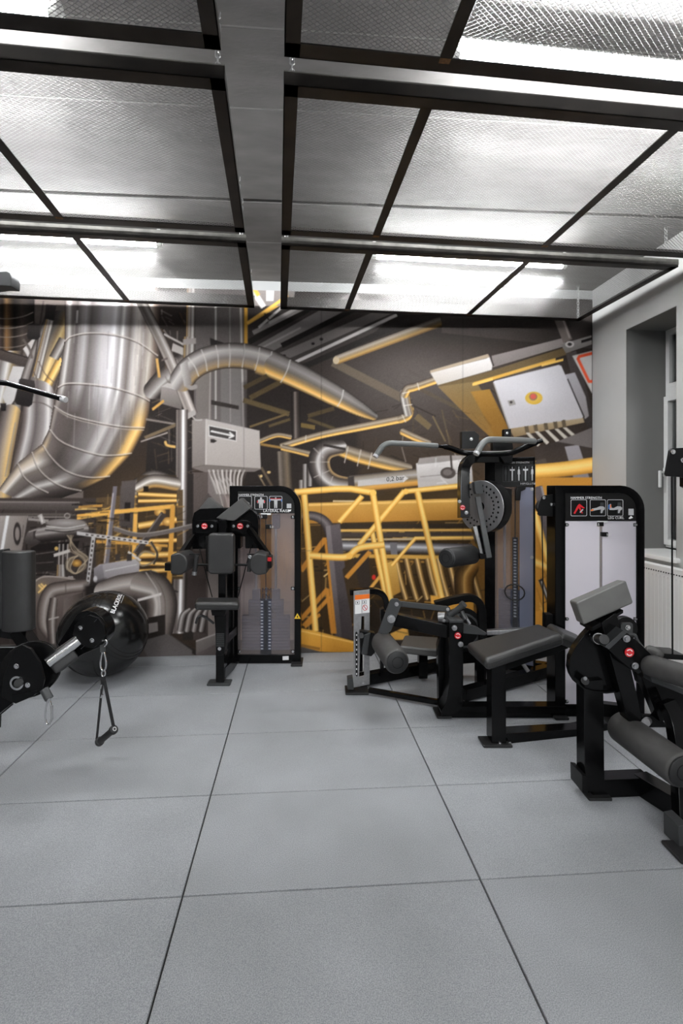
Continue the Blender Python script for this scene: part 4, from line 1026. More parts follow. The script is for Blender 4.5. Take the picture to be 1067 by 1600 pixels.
# ------------------------------------------------------------------ leg machine at the right edge
rm_ = root('leg_extension_machine', 'black leg machine with tilted grey block pad and red emblem at the right edge', 'gym machine', G(980, 1240))
slab(rm_, 'front_post', [(913, 1065), (943, 1062), (945, 1235), (914, 1240)], 2.00, 0.07, 'gloss', bevel=0.004)
slab(rm_, 'post_boot', [(909.5, 1211), (918, 1213), (919, 1243), (910, 1239)], 1.975, 0.10, 'satin', bevel=0.004)
foot(rm_, G(934, 1247) + FWD * 0.02, 0.10, 0.085)
bar(rm_, 'base_beam', Q(918, 1226, 2.035), Q(1010, 1222, 2.045), 0.07, 0.078)
bar(rm_, 'base_beam', Q(1000, 1222, 2.05), G(1092, 1300) + UP * 0.055, 0.075, 0.085)
slab(rm_, 'beam_boot', [(1060, 1291), (1075, 1288), (1075, 1330), (1061, 1327)], 1.715, 0.08, 'graphite', bevel=0.004)
foot(rm_, G(1078, 1334), 0.14, 0.1)
# cam plate, neck and block pad
cam_o = [(938, 966), (922, 981), (910, 994), (898, 1011), (890.5, 1027), (889, 1044), (892, 1055), (897, 1063), (911, 1075), (925, 1079.5), (945, 1081), (962, 1079), (972, 1074), (975, 1040), (972, 1000), (960, 975)]
slab(rm_, 'cam_plate', cam_o, 2.02, 0.03, 'gloss', bevel=0.003)
bm = NB(); sweep(bm, ppx(cam_o[:13], 2.0), 0.008, 0.022, FWD); fin(bm, 'cam_rim', 'gloss', rm_, bevel=0.002)
rod(rm_, 'cam_stop', [Q(914, 1064, 2.02), Q(914, 1064, 1.985)], 0.016, 'satin', 16); bolt(rm_, Q(914, 1060, 1.984), TOCAM, 0.008, 'steel')
rod(rm_, 'pivot_sleeve', [Q(929, 997, 2.03), Q(936, 998, 1.95)], 0.0235, 'chrome', 24); rod(rm_, 'pivot_shaft', [Q(932, 998, 1.97), Q(944, 999, 1.90)], 0.0195, 'rubber', 20)
slab(rm_, 'neck', [(938, 970), (963, 956), (970, 985), (985, 1120), (1001, 1120), (975, 985), (955, 1020), (945, 1000)], 1.955, 0.06, 'gloss', bevel=0.003) if False else None
slab(rm_, 'pad_neck', [(939, 973), (962, 957), (969, 975), (972, 1010), (955, 1015), (947, 1000)], 1.945, 0.07, 'gloss', bevel=0.004)
slab(rm_, 'pad_plate', [(925, 980), (974, 953), (974, 958), (926, 987)], 1.95, 0.10, 'satin', bevel=0.002)
f4 = [Q(899.5, 942, 1.86), Q(977.5, 906.5, 1.86), Q(989.5, 942.5, 1.86), Q(911.5, 976.5, 1.86)]
b4 = [Q(889, 938, 2.02), Q(966, 905.2, 2.02), Q(978, 938, 2.02), Q(901, 971.5, 2.02)]
bm = NB(); hexa(bm, b4 + f4); fin(bm, 'block_pad', 'block', rm_, bevel=0.008, seg=3, angle=50, label='tilted square grey pad')
# lever post with emblem plate
slab(rm_, 'lever_post', [(950, 1012), (975, 1000), (985, 1040), (1003, 1118), (1002, 1128), (982, 1128), (968, 1078)], 1.965, 0.06, 'gloss', bevel=0.004)
slab(rm_, 'emblem_plate', [(945, 1010.5), (974.5, 985), (1001, 1006), (1019, 1024), (1010, 1045), (998, 1053), (985, 1046)], 1.90, 0.05, 'gloss', bevel=0.003)
slab(rm_, 'plate_edge', [(944.5, 1011), (974, 984.5), (981, 988), (952, 1015)], 1.895, 0.055, 'graphite', bevel=0.002)
emblem(rm_, Q(982.5, 1019, 1.898), TOCAM, 0.0185)
bolt(rm_, Q(978.3, 997.5, 1.894), TOCAM, 0.0148, 'steel'); bolt(rm_, Q(991.7, 1040, 1.898), TOCAM, 0.0138, 'steel')
slab(rm_, 'clip_plate', rounded(970, 973.5, 989, 991, 4, 3, 3, 3, 3), 1.94, 0.012, 'graphite', bevel=0.002); bolt(rm_, Q(980.3, 980.3, 1.938), TOCAM, 0.0105)
bm = NB(); c_ = Q(978, 983, 2.06); cyl(bm, c_, c_ + FWD * 0.03, 0.054, 32); fin(bm, 'pulley', 'satin', rm_, bevel=0.005)
rod(rm_, 'spring_arm', smooth_path([Q(983, 991, 1.93), Q(992, 993, 1.92), Q(996, 1002, 1.92), Q(1012, 1022, 1.92)], 4), 0.007, 'graphite', 8)
bar(rm_, 'brace', Q(1003, 1050, 2.0), Q(1032, 1120, 2.02), 0.045, 0.05, up=FWD)
bar(rm_, 'brace', Q(1008, 1060, 1.98), Q(1002, 1122, 2.0), 0.03, 0.04, 'steel', up=FWD) if False else None
slab(rm_, 'under_seat', [(1003, 1050), (1070, 1078), (1090, 1100), (1060, 1122), (1035, 1095), (1010, 1075)], 2.0, 0.08, 'satin', bevel=0.004)
rod(rm_, 'damper', [Q(1035, 1106, 1.97), Q(1040, 1100, 1.97)], 0.012, 'steel')
# seat cushions running towards the right
def cushion(a, b, r, mat):
    a, b = Vector(a), Vector(b); t = (b - a).normalized(); e = r
    bm = NB(); tube(bm, [a, a + t * e * .15, a + t * e * .5, a + t * e, b - t * e, b - t * e * .5, b], [r * .35, r * .62, r * .9, r, r, r * .9, r * .4], 24); return fin(bm, 'seat_cushion', mat, rm_, angle=70)
cushion(Q(1003, 1036, 1.93), Q(1120, 1072, 1.68), 0.044, 'foam')
cushion(Q(1008, 1014, 2.1), Q(1036, 1024, 2.04), 0.024, 'foam')
slab(rm_, 'cushion_rail', [(1016, 1056), (1067, 1076), (1100, 1090), (1100, 1098), (1018, 1066)], 1.90, 0.05, 'graphite', bevel=0.003)
# ankle roller
roller(rm_, Q(1066, 1205, 1.74), Q(969, 1134, 2.05), 0.0675)
rod(rm_, 'roller_grip', [Q(964, 1130, 2.06), Q(948, 1117, 2.12)], 0.030, 'rubber', 20); rod(rm_, 'roller_collar', [Q(968, 1134, 2.05), Q(962, 1129, 2.07)], 0.034, 'satin', 20)
slab(rm_, 'roller_bracket', rounded(985, 1118, 1044.5, 1137, 2, 3, 3, 2, 3), 2.02, 0.02, 'gloss', bevel=0.002); bolt(rm_, Q(1038, 1126, 2.018), TOCAM, 0.006)
rod(rm_, 'bracket_knob', [Q(1012, 1126, 2.02), Q(1009, 1129, 1.97)], 0.016, 'steel', 16)
slab(rm_, 'bracket_web', [(943, 1100), (985, 1105), (985, 1122), (943, 1120)], 2.07, 0.04, 'satin', bevel=0.003)
bent(rm_, 'curved_leg', smooth_path([Q(1040, 1095, 1.95), Q(1052, 1120, 1.93), Q(1059, 1150, 1.90), Q(1064, 1200, 1.86), Q(1068, 1290, 1.78)], 4), 0.05, 0.06, 'gloss', up=RIGHT)
# its weight tower beyond the edge of the photo, with the cable bracket reaching into view
tower(rm_, 2.06, 1106, 1290, 742, 1228, pl=20, pr=16, tb=14, bb=20, rad=46, sign=48, slit=(1190, 1204), stack=(1156, 1238, 1120, 1200, 12, 8, 3), rods=(1170, 1224))
slab(rm_, 'pulley_bracket', [(1040, 741), (1041, 736), (1046.5, 704), (1050, 700.5), (1076, 699), (1076, 752), (1066, 745.5), (1042, 744)], 2.08, 0.012, 'satin', bevel=0.002)
slab(rm_, 'bracket_strap', [(1069, 700), (1126, 744), (1126, 790), (1069, 760)], 2.075, 0.03, 'gloss', bevel=0.003)
bolt(rm_, Q(1051, 706, 2.078), TOCAM, 0.0105); bolt(rm_, Q(1066.5, 719, 2.078), TOCAM, 0.0105)
rod(rm_, 'cable', [Q(1049.5, 742, 2.09), Q(1050.5, 1028, 2.09)], 0.0035, 'satin', 8)
slab(rm_, 'rear_tray', [(1034, 1021), (1072, 1024), (1072, 1032), (1036, 1030)], 2.08, 0.10, 'gloss', bevel=0.003)

# ------------------------------------------------------------------ cable machine at the left edge
cm = root('cable_machine', 'black cable machine with pulley arms and upright pad at the left edge', 'gym machine', G(-60, 1190))
# column outside the frame that carries the parts in view
colb = G(-95, 1200); colb2 = Vector((colb.x, colb.y, 0))
bar(cm, 'column', colb2 + UP * 0.012, colb2 + UP * 2.05, 0.10, 0.10, up=FWD)
foot(cm, colb2 - RIGHT * 0.05, 0.2, 0.3)
bar(cm, 'floor_beam', colb2 + UP * 0.06, colb2 - RIGHT * 0.6 + FWD * 0.9 + UP * 0.06, 0.09, 0.08)
# upright pad (D section)
padp = [(5, 863), (7, 858.5), (26, 856.5), (46, 858), (50.5, 864), (51, 978), (46, 984), (8, 986.5), (4, 980)]
pf = rounded(4.5, 857, 51, 986, 3, 3, 8, 5, 4)
# D-section column cushion: half cylinder towards the viewer
bm = NB(); n = 14; c0 = Q(27, 861, 2.24); c1 = Q(27, 985, 2.24); R_ = 23.3 / F * 2.24; ringA = []; ringB = []
prof = [(math.cos(math.radians(180 + 180 * k / n)), 0.55 * math.sin(math.radians(180 + 180 * k / n))) for k in range(n + 1)] + [(1, 0.45), (-1, 0.45)]
ringA = [c0 + RIGHT * (a * R_) + FWD * (b * R_) for a, b in prof]
prism(bm, ringA, c1 - c0); fin(bm, 'upright_pad', 'vinyl', cm, bevel=0.008, seg=3, angle=50, limit=40)
slab(cm, 'pad_back', [(-8, 860), (6, 858), (6, 986), (-8, 986)], 2.245, 0.05, 'vinyl', bevel=0.008)
bar(cm, 'pad_arm', Q(30, 984, 2.27), Q(68, 1040, 2.22), 0.06, 0.07, up=FWD)
bar(cm, 'pad_arm', Q(34, 990, 2.27), Q(-10, 984, 2.27), 0.05, 0.05, up=FWD)
bar(cm, 'cross_tube', Q(-110, 1022, 2.26), Q(32, 1021, 2.24), 0.05, 0.066, 'gloss')
rod(cm, 'chrome_rail', [Q(-90, 1011.5, 2.23), Q(28, 1010.5, 2.21)], 0.006, 'chrome')
bar(cm, 'upright', Q(-4, 1030, 2.3), Q(-8, 1140, 2.3), 0.03, 0.05, up=FWD)
# inner pulley
pn = (TOCAM * 0.86 + RIGHT * 0.35 + UP * 0.2).normalized()
pc = Q(47, 1046, 2.15)
for off, rr_ in ((0.0, 0.124), (-0.05, 0.124)):
    bm = NB(); cyl(bm, pc + pn * off, pc + pn * (off - 0.012), rr_, 44); fin(bm, 'pulley_flange', 'gloss', cm, bevel=0.003)
bm = NB(); cyl(bm, pc - pn * 0.01, pc - pn * 0.052, 0.098, 40); fin(bm, 'pulley_groove', 'rubber', cm)
slab(cm, 'pulley_plate', [(22, 1016), (34, 1008), (48, 1014), (62, 1036), (69, 1062), (64, 1080), (50, 1088), (22, 1099), (2, 1090), (4, 1060)], 2.06, 0.014, 'satin', bevel=0.003)
bolt(cm, Q(26.3, 1040.7, 2.058), TOCAM, 0.0115); bolt(cm, Q(43.8, 1070, 2.058), TOCAM, 0.0115)
bm = NB(); ring(bm, Q(27, 1067, 2.058), TOCAM, 0.022, 0.031, 0.004, 28); fin(bm, 'bearing_ring', 'chrome', cm)
rod(cm, 'bearing', [Q(29, 1067, 2.06), Q(29, 1067, 2.04)], 0.018, 'satin', 20)
bar(cm, 'lower_arm', Q(-60, 1140, 2.10), Q(30, 1070, 2.12), 0.10, 0.085, 'gloss', up=FWD)
rod(cm, 'cable', [Q(-40, 1150, 2.05), Q(20, 1100, 2.07)], 0.0032, 'satin', 8)
slab(cm, 'guard', [(18, 1085), (58, 1079), (52, 1088), (24, 1100), (17, 1096)], 2.055, 0.04, 'satin', bevel=0.003)
# chrome arm and outer pulley head
rod(cm, 'chrome_arm', [Q(74, 1036, 2.18), Q(122, 1000, 2.26)], 0.0285, 'chrome', 28)
bar(cm, 'arm_body', Q(80, 1046, 2.20), Q(118, 1019, 2.27), 0.07, 0.07, 'rubber', up=FWD, bevel=0.016)
head = [(89.5, 1008), (112, 972), (118, 962), (126, 956), (137, 954), (149, 957), (159, 965), (166, 976), (168.5, 988), (166, 1000), (158, 1010), (150, 1014), (131, 1022), (110, 1033), (106, 1026), (120, 1010), (118, 1002), (96, 1014)]
slab(cm, 'head_housing', head, 2.27, 0.085, 'gloss', bevel=0.005)
hp2 = [(113, 992), (116, 978), (126, 966), (140, 961), (154, 966), (163, 978), (164.5, 992), (158, 1004), (147, 1012), (136, 1013), (124, 1006)]
slab(cm, 'head_plate', hp2, 2.255, 0.02, 'satin', bevel=0.004)
bolt(cm, Q(125.7, 981, 2.253), TOCAM, 0.011); bolt(cm, Q(144.2, 1000.3, 2.253), TOCAM, 0.011)
bar(cm, 'head_rib', Q(147, 972, 2.254), Q(151.5, 967.5, 2.254), 0.003, 0.004, 'graphite', up=FWD); bar(cm, 'head_rib', Q(126, 1014, 2.254), Q(132, 1009, 2.254), 0.003, 0.004, 'graphite', up=FWD)
rod(cm, 'cable_guide', smooth_path([Q(160, 1000, 2.24), Q(166, 1001, 2.23), Q(166.5, 1005, 2.23), Q(163, 1010, 2.24)], 4), 0.0045, 'chrome', 8)
rod(cm, 'cable_stop', [Q(160.5, 1008, 2.25), Q(161, 1018, 2.25)], 0.0125, 'graphite', 16)
rod(cm, 'cable_stop', [Q(69, 1077, 2.07), Q(77, 1092, 2.06)], 0.0185, 'graphite', 16)
# upper bar with pale tip, and upper knob
rod(cm, 'upper_bar', [Q(-70, 606, 2.3), Q(-10, 596.5, 2.28), Q(12, 599, 2.27), Q(97, 623, 2.2)], 0.0135, 'gloss', 16)
rod(cm, 'bar_tip', [Q(96.5, 622.8, 2.2), Q(103, 624.7, 2.195)], 0.0142, 'offwhite', 16)
rod(cm, 'chrome_line', [Q(-10, 594.2, 2.265), Q(12, 596.8, 2.255), Q(97, 620.6, 2.187)], 0.0035, 'chrome', 8)
slab(cm, 'upper_knob', [(-30, 426), (10, 423.5), (15, 426), (17.5, 434), (17, 447), (2, 446), (-30, 450)], 2.28, 0.07, 'graphite', bevel=0.006)
bar(cm, 'upper_post', Q(-25, 600, 2.32), Q(-25, 430, 2.32), 0.06, 0.06, 'gloss', up=FWD)
bar(cm, 'upper_beam', Q(-25, 520, 2.32), Q(-120, 520, 2.32), 0.06, 0.06, 'gloss')

# ------------------------------------------------------------------ carabiners and strap handle
def carabiner_mesh(bm, top, bot, w, r, side=RIGHT):
    top, bot = Vector(top), Vector(bot); ax_ = (bot - top); L = ax_.length; t = ax_.normalized(); s = side - t * side.dot(t); s.normalize()
    pts = []
    for k in range(20):
        a = 2 * math.pi * k / 20; v = math.cos(a); h_ = math.sin(a)
        wid = w * (0.55 + 0.45 * (1 - (v + 1) / 2))
        pts.append(top + t * (L * (0.5 - 0.5 * v)) + s * (h_ * wid * 0.5))
    tube(bm, pts, r, 8, closed=True)
cb = root('carabiner', 'silver carabiner hanging from the inner black pulley', 'carabiner', Q(75.5, 1130, 2.05))
bm = NB(); carabiner_mesh(bm, Q(76, 1093, 2.055), Q(75.5, 1132, 2.05), 0.036, 0.0042); fin(bm, 'hook_body', 'chrome', cb)
rod(cb, 'gate', [Q(81, 1102, 2.05), Q(81.5, 1124, 2.045)], 0.0046, 'steel', 8)
rod(cb, 'collar', [Q(77, 1090, 2.056), Q(76, 1097, 2.056)], 0.009, 'chrome', 12)
sh = root('strap_handle', 'black strap handle with rubber grip hanging from the outer pulley', 'handle', Q(160, 1166, 2.25))
bm = NB(); carabiner_mesh(bm, Q(161, 1018, 2.25), Q(161.5, 1048, 2.25), 0.034, 0.0042); fin(bm, 'carabiner', 'chrome', sh)
bm = NB(); c_ = Q(161.5, 1052, 2.25); tube(bm, [c_ + RIGHT * 0.009 * math.cos(t) + UP * 0.014 * math.sin(t) for t in [2 * math.pi * k / 12 for k in range(12)]], 0.0035, 8, closed=True); fin(bm, 'swivel_ring', 'chrome', sh)
bar(sh, 'strap_loop', Q(160.5, 1054, 2.25), Q(161.5, 1070, 2.25), 0.004, 0.024, 'rubber', up=RIGHT)
bar(sh, 'strap', Q(163, 1064, 2.245), Q(177.5, 1136, 2.23), 0.004, 0.016, 'rubber', up=RIGHT)
bar(sh, 'strap', Q(160, 1066, 2.255), Q(151, 1156, 2.27), 0.003, 0.012, 'rubber', up=RIGHT)
rod(sh, 'buckle', [Q(158.5, 1069, 2.24), Q(156, 1076, 2.24)], 0.005, 'chrome', 10); rod(sh, 'buckle', [Q(160, 1085, 2.25), Q(157.5, 1090, 2.25)], 0.0045, 'chrome', 10)
ga, gb = Q(154, 1160, 2.27), Q(179, 1139, 2.22)
gv = (gb - ga).normalized()
rod(sh, 'grip', [ga, ga + gv * 0.004, ga + gv * 0.016, ga + gv * 0.018, gb - gv * 0.018, gb - gv * 0.016, gb - gv * 0.004, gb], [0.017, 0.021, 0.021, 0.0155, 0.0155, 0.021, 0.021, 0.017], 'rubber', 18)
bm = NB(); ring(bm, gb - gv * 0.001, gv, 0.006, 0.010, 0.002, 18); fin(bm, 'grip_ring', 'offwhite', sh)

# ------------------------------------------------------------------ gym ball
BR = 0.298; bc = Q(163, 987, 3.33); bc.z = BR * 0.985
ball = root('gym_ball', 'large black glossy exercise ball lying against the mural', 'exercise ball', Vector((bc.x, bc.y, 0)))
bm = NB(); bmesh.ops.create_uvsphere(bm, u_segments=64, v_segments=48, radius=BR)
axis = (RIGHT * 0.82 + UP * 0.45 + TOCAM * 0.2).normalized()
for v in bm.verts:
    h_ = v.co.normalized().dot(axis)
    for c_ in (-0.62, -0.55, -0.48, 0.52, 0.59, 0.66): v.co *= 1 - 0.0025 * math.exp(-((h_ - c_) / 0.014) ** 2)
    v.co.z = v.co.z * 0.985 if v.co.z > -BR * 0.97 else -BR * 0.955
    v.co += bc
M['ball'] = material('ball_rubber', (0.006, 0.006, 0.006), 0.2, spec=0.65)
fin(bm, 'ball_skin', 'ball', ball, angle=80)
# fine moulded rings
for c_ in (-0.60, -0.53, -0.46, 0.50, 0.57, 0.64):
    a_ = axis.orthogonal().normalized(); b_ = axis.cross(a_); rr_ = BR * math.sqrt(1 - c_ * c_); pts = []
    for k in range(72):
        t = 2 * math.pi * k / 72; p = axis * (c_ * BR) + (a_ * math.cos(t) + b_ * math.sin(t)) * rr_
        p.z *= 0.985; pts.append(bc + p * 1.0005)
    bm = NB(); tube(bm, pts, 0.0011, 5, closed=True); fin(bm, 'moulded_ring', 'ball', ball)
def ray_ball(x, y):
    o = Vector((0, 0, EYE)); dv = (Q(x, y, 1.0) - o).normalized(); oc = o - bc
    b = oc.dot(dv); c = oc.length_squared - (BR * 1.0) ** 2; s = b * b - c
    return o + dv * (-b - math.sqrt(max(0, s)))
p0, p1 = ray_ball(178, 959), ray_ball(191, 929)
me_t = []
ex_ = (p1 - p0).normalized(); nb = ((p0 + p1) / 2 - bc).normalized(); ez_ = nb.cross(ex_)
def ball_text(body, s, off, height, mat='white', bold=0.0):
    """lettering wrapped on the ball"""
    start = p0 + ez_ * off
    t = text(body, 'lettering', ball, start + nb * 0.004, ex_, ez_, height, mat, thick=0.0, bold=bold)
    o_ = origin(ball)
    for v in t.data.vertices:
        w_ = Vector(v.co) + o_; q = (w_ - bc).normalized() * (BR * 1.003); q.z *= 0.99; v.co = bc + q - o_
    return t
L_ = (p1 - p0).length
tt = ball_text('BLACKROLL', 1, 0.0, 0.030, bold=0.0008)
wid = max((Vector(v.co) + origin(ball) - p0).dot(ex_) for v in tt.data.vertices)
kx = L_ / wid
bpy.data.objects.remove(tt)
tt = ball_text('BLACKROLL', 1, 0.0, 0.030 * kx, bold=0.0008)
ub_ = p0 + ex_ * L_ * 0.5; pts = [(q_ - bc).normalized() * (BR * 1.002) for q_ in [ub_ + ex_ * (L_ * 0.5 * k / 5) - ez_ * 0.012 for k in range(6)]]
for q_ in pts: q_.z *= 0.988
rod(ball, 'print_line', [bc + q_ for q_ in pts], 0.0022, 'offwhite', 6)
# ================================================================== printed mural (flat print on the wall)
# The print is drawn in its own flat picture coordinates (x to the right, y down) and carried by a thin sheet.
MX0, MX1, MY0, MY1 = -330, 950, 425, 1048
MW, MH = MX1 - MX0, MY1 - MY0
can = np.zeros((MH, MW, 3), np.float32)
mrng = np.random.RandomState(7)

def A3(c): return np.array(c, np.float32)
def _box(x0, y0, x1, y1):
    a = max(0, int(math.floor(x0 - MX0)) - 1); b = min(MW, int(math.ceil(x1 - MX0)) + 2)
    c = max(0, int(math.floor(y0 - MY0)) - 1); e = min(MH, int(math.ceil(y1 - MY0)) + 2)
    if b <= a or e <= c: return None
    yy, xx = np.mgrid[c:e, a:b].astype(np.float32)
    return a, b, c, e, xx + MX0 + 0.5, yy + MY0 + 0.5

def put(bx, mask, col):
    a, b, c, e = bx[:4]; m = np.clip(mask, 0, 1)[..., None]
    can[c:e, a:b] = can[c:e, a:b] * (1 - m) + col * m

def lut(t, stops):
    ts = [s[0] for s in stops]; cs = np.array([s[1] for s in stops], np.float32)
    return np.stack([np.interp(t, ts, cs[:, k]) for k in range(3)], -1)

def poly(pts, col, col2=None, ax=(0, 1), soft=0.7, alpha=1.0):
    """filled polygon; optional gradient between two colours along direction ax"""
    P_ = np.array(pts, np.float32); bx = _box(P_[:, 0].min() - soft, P_[:, 1].min() - soft, P_[:, 0].max() + soft, P_[:, 1].max() + soft)
    if bx is None: return
    xx, yy = bx[4], bx[5]; inside = np.zeros(xx.shape, bool); dist = np.full(xx.shape, 1e9, np.float32)
    n = len(P_)
    for i in range(n):
        x0, y0 = P_[i]; x1, y1 = P_[(i + 1) % n]
        if y0 != y1:
            cond = ((y0 > yy) != (y1 > yy)); xi = (x1 - x0) * (yy - y0) / (y1 - y0) + x0
            inside ^= cond & (xx < xi)
        dx, dy = x1 - x0, y1 - y0; L2 = dx * dx + dy * dy + 1e-9
        t = np.clip(((xx - x0) * dx + (yy - y0) * dy) / L2, 0, 1)
        dist = np.minimum(dist, (xx - x0 - t * dx) ** 2 + (yy - y0 - t * dy) ** 2)
    sd = np.sqrt(dist) * np.where(inside, 1, -1)
    m = np.clip(sd / soft * 0.5 + 0.5, 0, 1) * alpha
    if col2 is None: c = A3(col)
    else:
        pr = xx * ax[0] + yy * ax[1]; v = P_[:, 0] * ax[0] + P_[:, 1] * ax[1]
        t = np.clip((pr - v.min()) / max(1e-6, v.max() - v.min()), 0, 1)[..., None]; c = A3(col) * (1 - t) + A3(col2) * t
    put(bx, m, c)

CHROME = [(-1, (58, 50, 46)), (-.8, (120, 112, 108)), (-.5, (205, 200, 197)), (-.3, (150, 143, 140)), (0, (118, 110, 106)), (.3, (170, 160, 150)), (.55, (110, 98, 88)), (.8, (160, 130, 85)), (1, (60, 48, 38))]
GREYP = [(-1, (52, 46, 43)), (-.6, (120, 112, 108)), (-.3, (182, 176, 172)), (0, (150, 143, 140)), (.5, (100, 92, 88)), (1, (50, 43, 40))]
GOLDP = [(-1, (60, 50, 42)), (-.6, (125, 112, 98)), (-.25, (160, 148, 132)), (.1, (120, 103, 82)), (.45, (200, 155, 85)), (.7, (238, 190, 105)), (1, (90, 64, 34))]
YEL = [(-1, (206, 150, 60)), (-.5, (255, 205, 112)), (-.1, (255, 220, 136)), (.4, (252, 194, 98)), (1, (184, 126, 46))]
DKP = [(-1, (38, 32, 30)), (-.4, (92, 84, 80)), (0, (70, 62, 58)), (1, (30, 26, 24))]

def pipe(pts, r, prof, alpha=1.0, n=8, curve=True, lit=None, soft=0.7):
    """pipe of varying radius; prof is the colour across (-1 left of travel .. 1 right)"""
    P_ = [np.array(p, np.float32) for p in pts]
    R_ = list(r) if isinstance(r, (list, tuple)) else [r] * len(P_)
    if curve and len(P_) > 2:
        Pp = [P_[0] * 2 - P_[1]] + P_ + [P_[-1] * 2 - P_[-2]]; Rp = [R_[0]] + R_ + [R_[-1]]; out = []; ro = []
        for i in range(1, len(Pp) - 2):
            for k in range(n):
                t = k / n
                out.append(.5 * (2 * Pp[i] + (-Pp[i - 1] + Pp[i + 1]) * t + (2 * Pp[i - 1] - 5 * Pp[i] + 4 * Pp[i + 1] - Pp[i + 2]) * t * t + (-Pp[i - 1] + 3 * Pp[i] - 3 * Pp[i + 1] + Pp[i + 2]) * t ** 3)); ro.append(Rp[i] * (1 - t) + Rp[i + 1] * t)
        out.append(P_[-1]); ro.append(R_[-1]); P_, R_ = out, ro
    mr = max(R_); xs_ = [p[0] for p in P_]; ys_ = [p[1] for p in P_]
    bx = _box(min(xs_) - mr - 1, min(ys_) - mr - 1, max(xs_) + mr + 1, max(ys_) + mr + 1)
    if bx is None: return
    xx, yy = bx[4], bx[5]; best = np.full(xx.shape, 1e9, np.float32); tt = np.zeros(xx.shape, np.float32); rr = np.ones(xx.shape, np.float32); ss = np.zeros(xx.shape, np.float32)
    N = len(P_) - 1
    for i in range(N):
        (x0, y0), (x1, y1) = P_[i], P_[i + 1]; dx, dy = x1 - x0, y1 - y0; L = math.hypot(dx, dy)
        if L < 1e-6: continue
        u = ((xx - x0) * dx + (yy - y0) * dy) / (L * L)
        lo = 0 if i > 0 else 0.0; uc = np.clip(u, 0, 1)
        ex_ = xx - x0 - uc * dx; ey_ = yy - y0 - uc * dy; rad_ = R_[i] * (1 - uc) + R_[i + 1] * uc
        dd = np.hypot(ex_, ey_)
        # square ends on the first and last piece
        if i == 0: dd = np.where(u < 0, dd + 1e3, dd)
        if i == N - 1: dd = np.where(u > 1, dd + 1e3, dd)
        q = dd / rad_; up = q < best
        best = np.where(up, q, best); side = (dx * (yy - y0) - dy * (xx - x0)) / L
        tt = np.where(up, np.clip(side / rad_, -1, 1), tt); rr = np.where(up, rad_, rr); ss = np.where(up, (i + uc) / N, ss)
    m = np.clip((1 - best) * rr / soft * 0.5 + 0.5, 0, 1) * alpha
    c = lut(tt, prof)
    if lit is not None:       # brightness along the pipe
        k = np.interp(ss, [s[0] for s in lit], [s[1] for s in lit])[..., None]; c = np.clip(c * k, 0, 255)
    put(bx, m, c)

def line(pts, w, col, alpha=1.0, curve=False): pipe(pts, w / 2, [(-1, col), (1, col)], alpha, curve=curve, soft=0.8)
def ell(cx, cy, rx, ry, col, col2=None, alpha=1.0, hollow=0):
    bx = _box(cx - rx - 1, cy - ry - 1, cx + rx + 1, cy + ry + 1)
    if bx is None: return
    q = np.hypot((bx[4] - cx) / rx, (bx[5] - cy) / ry); rmin = min(rx, ry)
    m = np.clip((1 - q) * rmin + .5, 0, 1)
    if hollow: m *= np.clip((q - 1) * rmin + hollow + .5, 0, 1)
    c = A3(col) if col2 is None else A3(col) * (1 - np.clip(q, 0, 1))[..., None] + A3(col2) * np.clip(q, 0, 1)[..., None]
    put(bx, m * alpha, c)
def glow(cx, cy, rx, ry, col, alpha):
    bx = _box(cx - rx * 2.2, cy - ry * 2.2, cx + rx * 2.2, cy + ry * 2.2)
    if bx is None: return
    q = ((bx[4] - cx) / rx) ** 2 + ((bx[5] - cy) / ry) ** 2
    put(bx, np.exp(-q) * alpha, A3(col))
def clutter(x0, y0, x1, y1, n, cols, w=(0.7, 2.4), L=(8, 40), ang=None, alpha=0.75):
    for _ in range(n):
        x, y = mrng.uniform(x0, x1), mrng.uniform(y0, y1); a = math.radians(mrng.choice(ang) + mrng.uniform(-6, 6)) if ang else mrng.uniform(0, 6.28)
        l = mrng.uniform(*L); c = cols[mrng.randint(len(cols))]
        line([(x, y), (x + l * math.cos(a), y + l * math.sin(a))], mrng.uniform(*w), c, alpha * mrng.uniform(.5, 1))

def ruled(stations, luts, ns=190, nt=460):
    """curved sheet metal: stations (left, middle, right) with a colour profile each (t 0..1)"""
    acc = np.zeros((MH, MW, 3), np.float64); cnt = np.zeros((MH, MW), np.float64)
    t = np.linspace(0, 1, nt)
    for i in range(len(stations) - 1):
        for k in range(ns):
            f = k / ns
            a, m, b = [np.array(stations[i][q]) * (1 - f) + np.array(stations[i + 1][q]) * f for q in range(3)]
            c = 2 * m - (a + b) / 2
            X = a[0] * (1 - t) ** 2 + 2 * c[0] * t * (1 - t) + b[0] * t * t; Y = a[1] * (1 - t) ** 2 + 2 * c[1] * t * (1 - t) + b[1] * t * t
            col = lut(t, luts[i]) * (1 - f) + lut(t, luts[i + 1]) * f
            xi = np.floor(X - MX0).astype(int); yi = np.floor(Y - MY0).astype(int); ok = (xi >= 0) & (xi < MW) & (yi >= 0) & (yi < MH)
            np.add.at(acc, (yi[ok], xi[ok]), col[ok]); np.add.at(cnt, (yi[ok], xi[ok]), 1)
    m = cnt > 0
    can[m] = (acc[m] / cnt[m][:, None]).astype(np.float32)

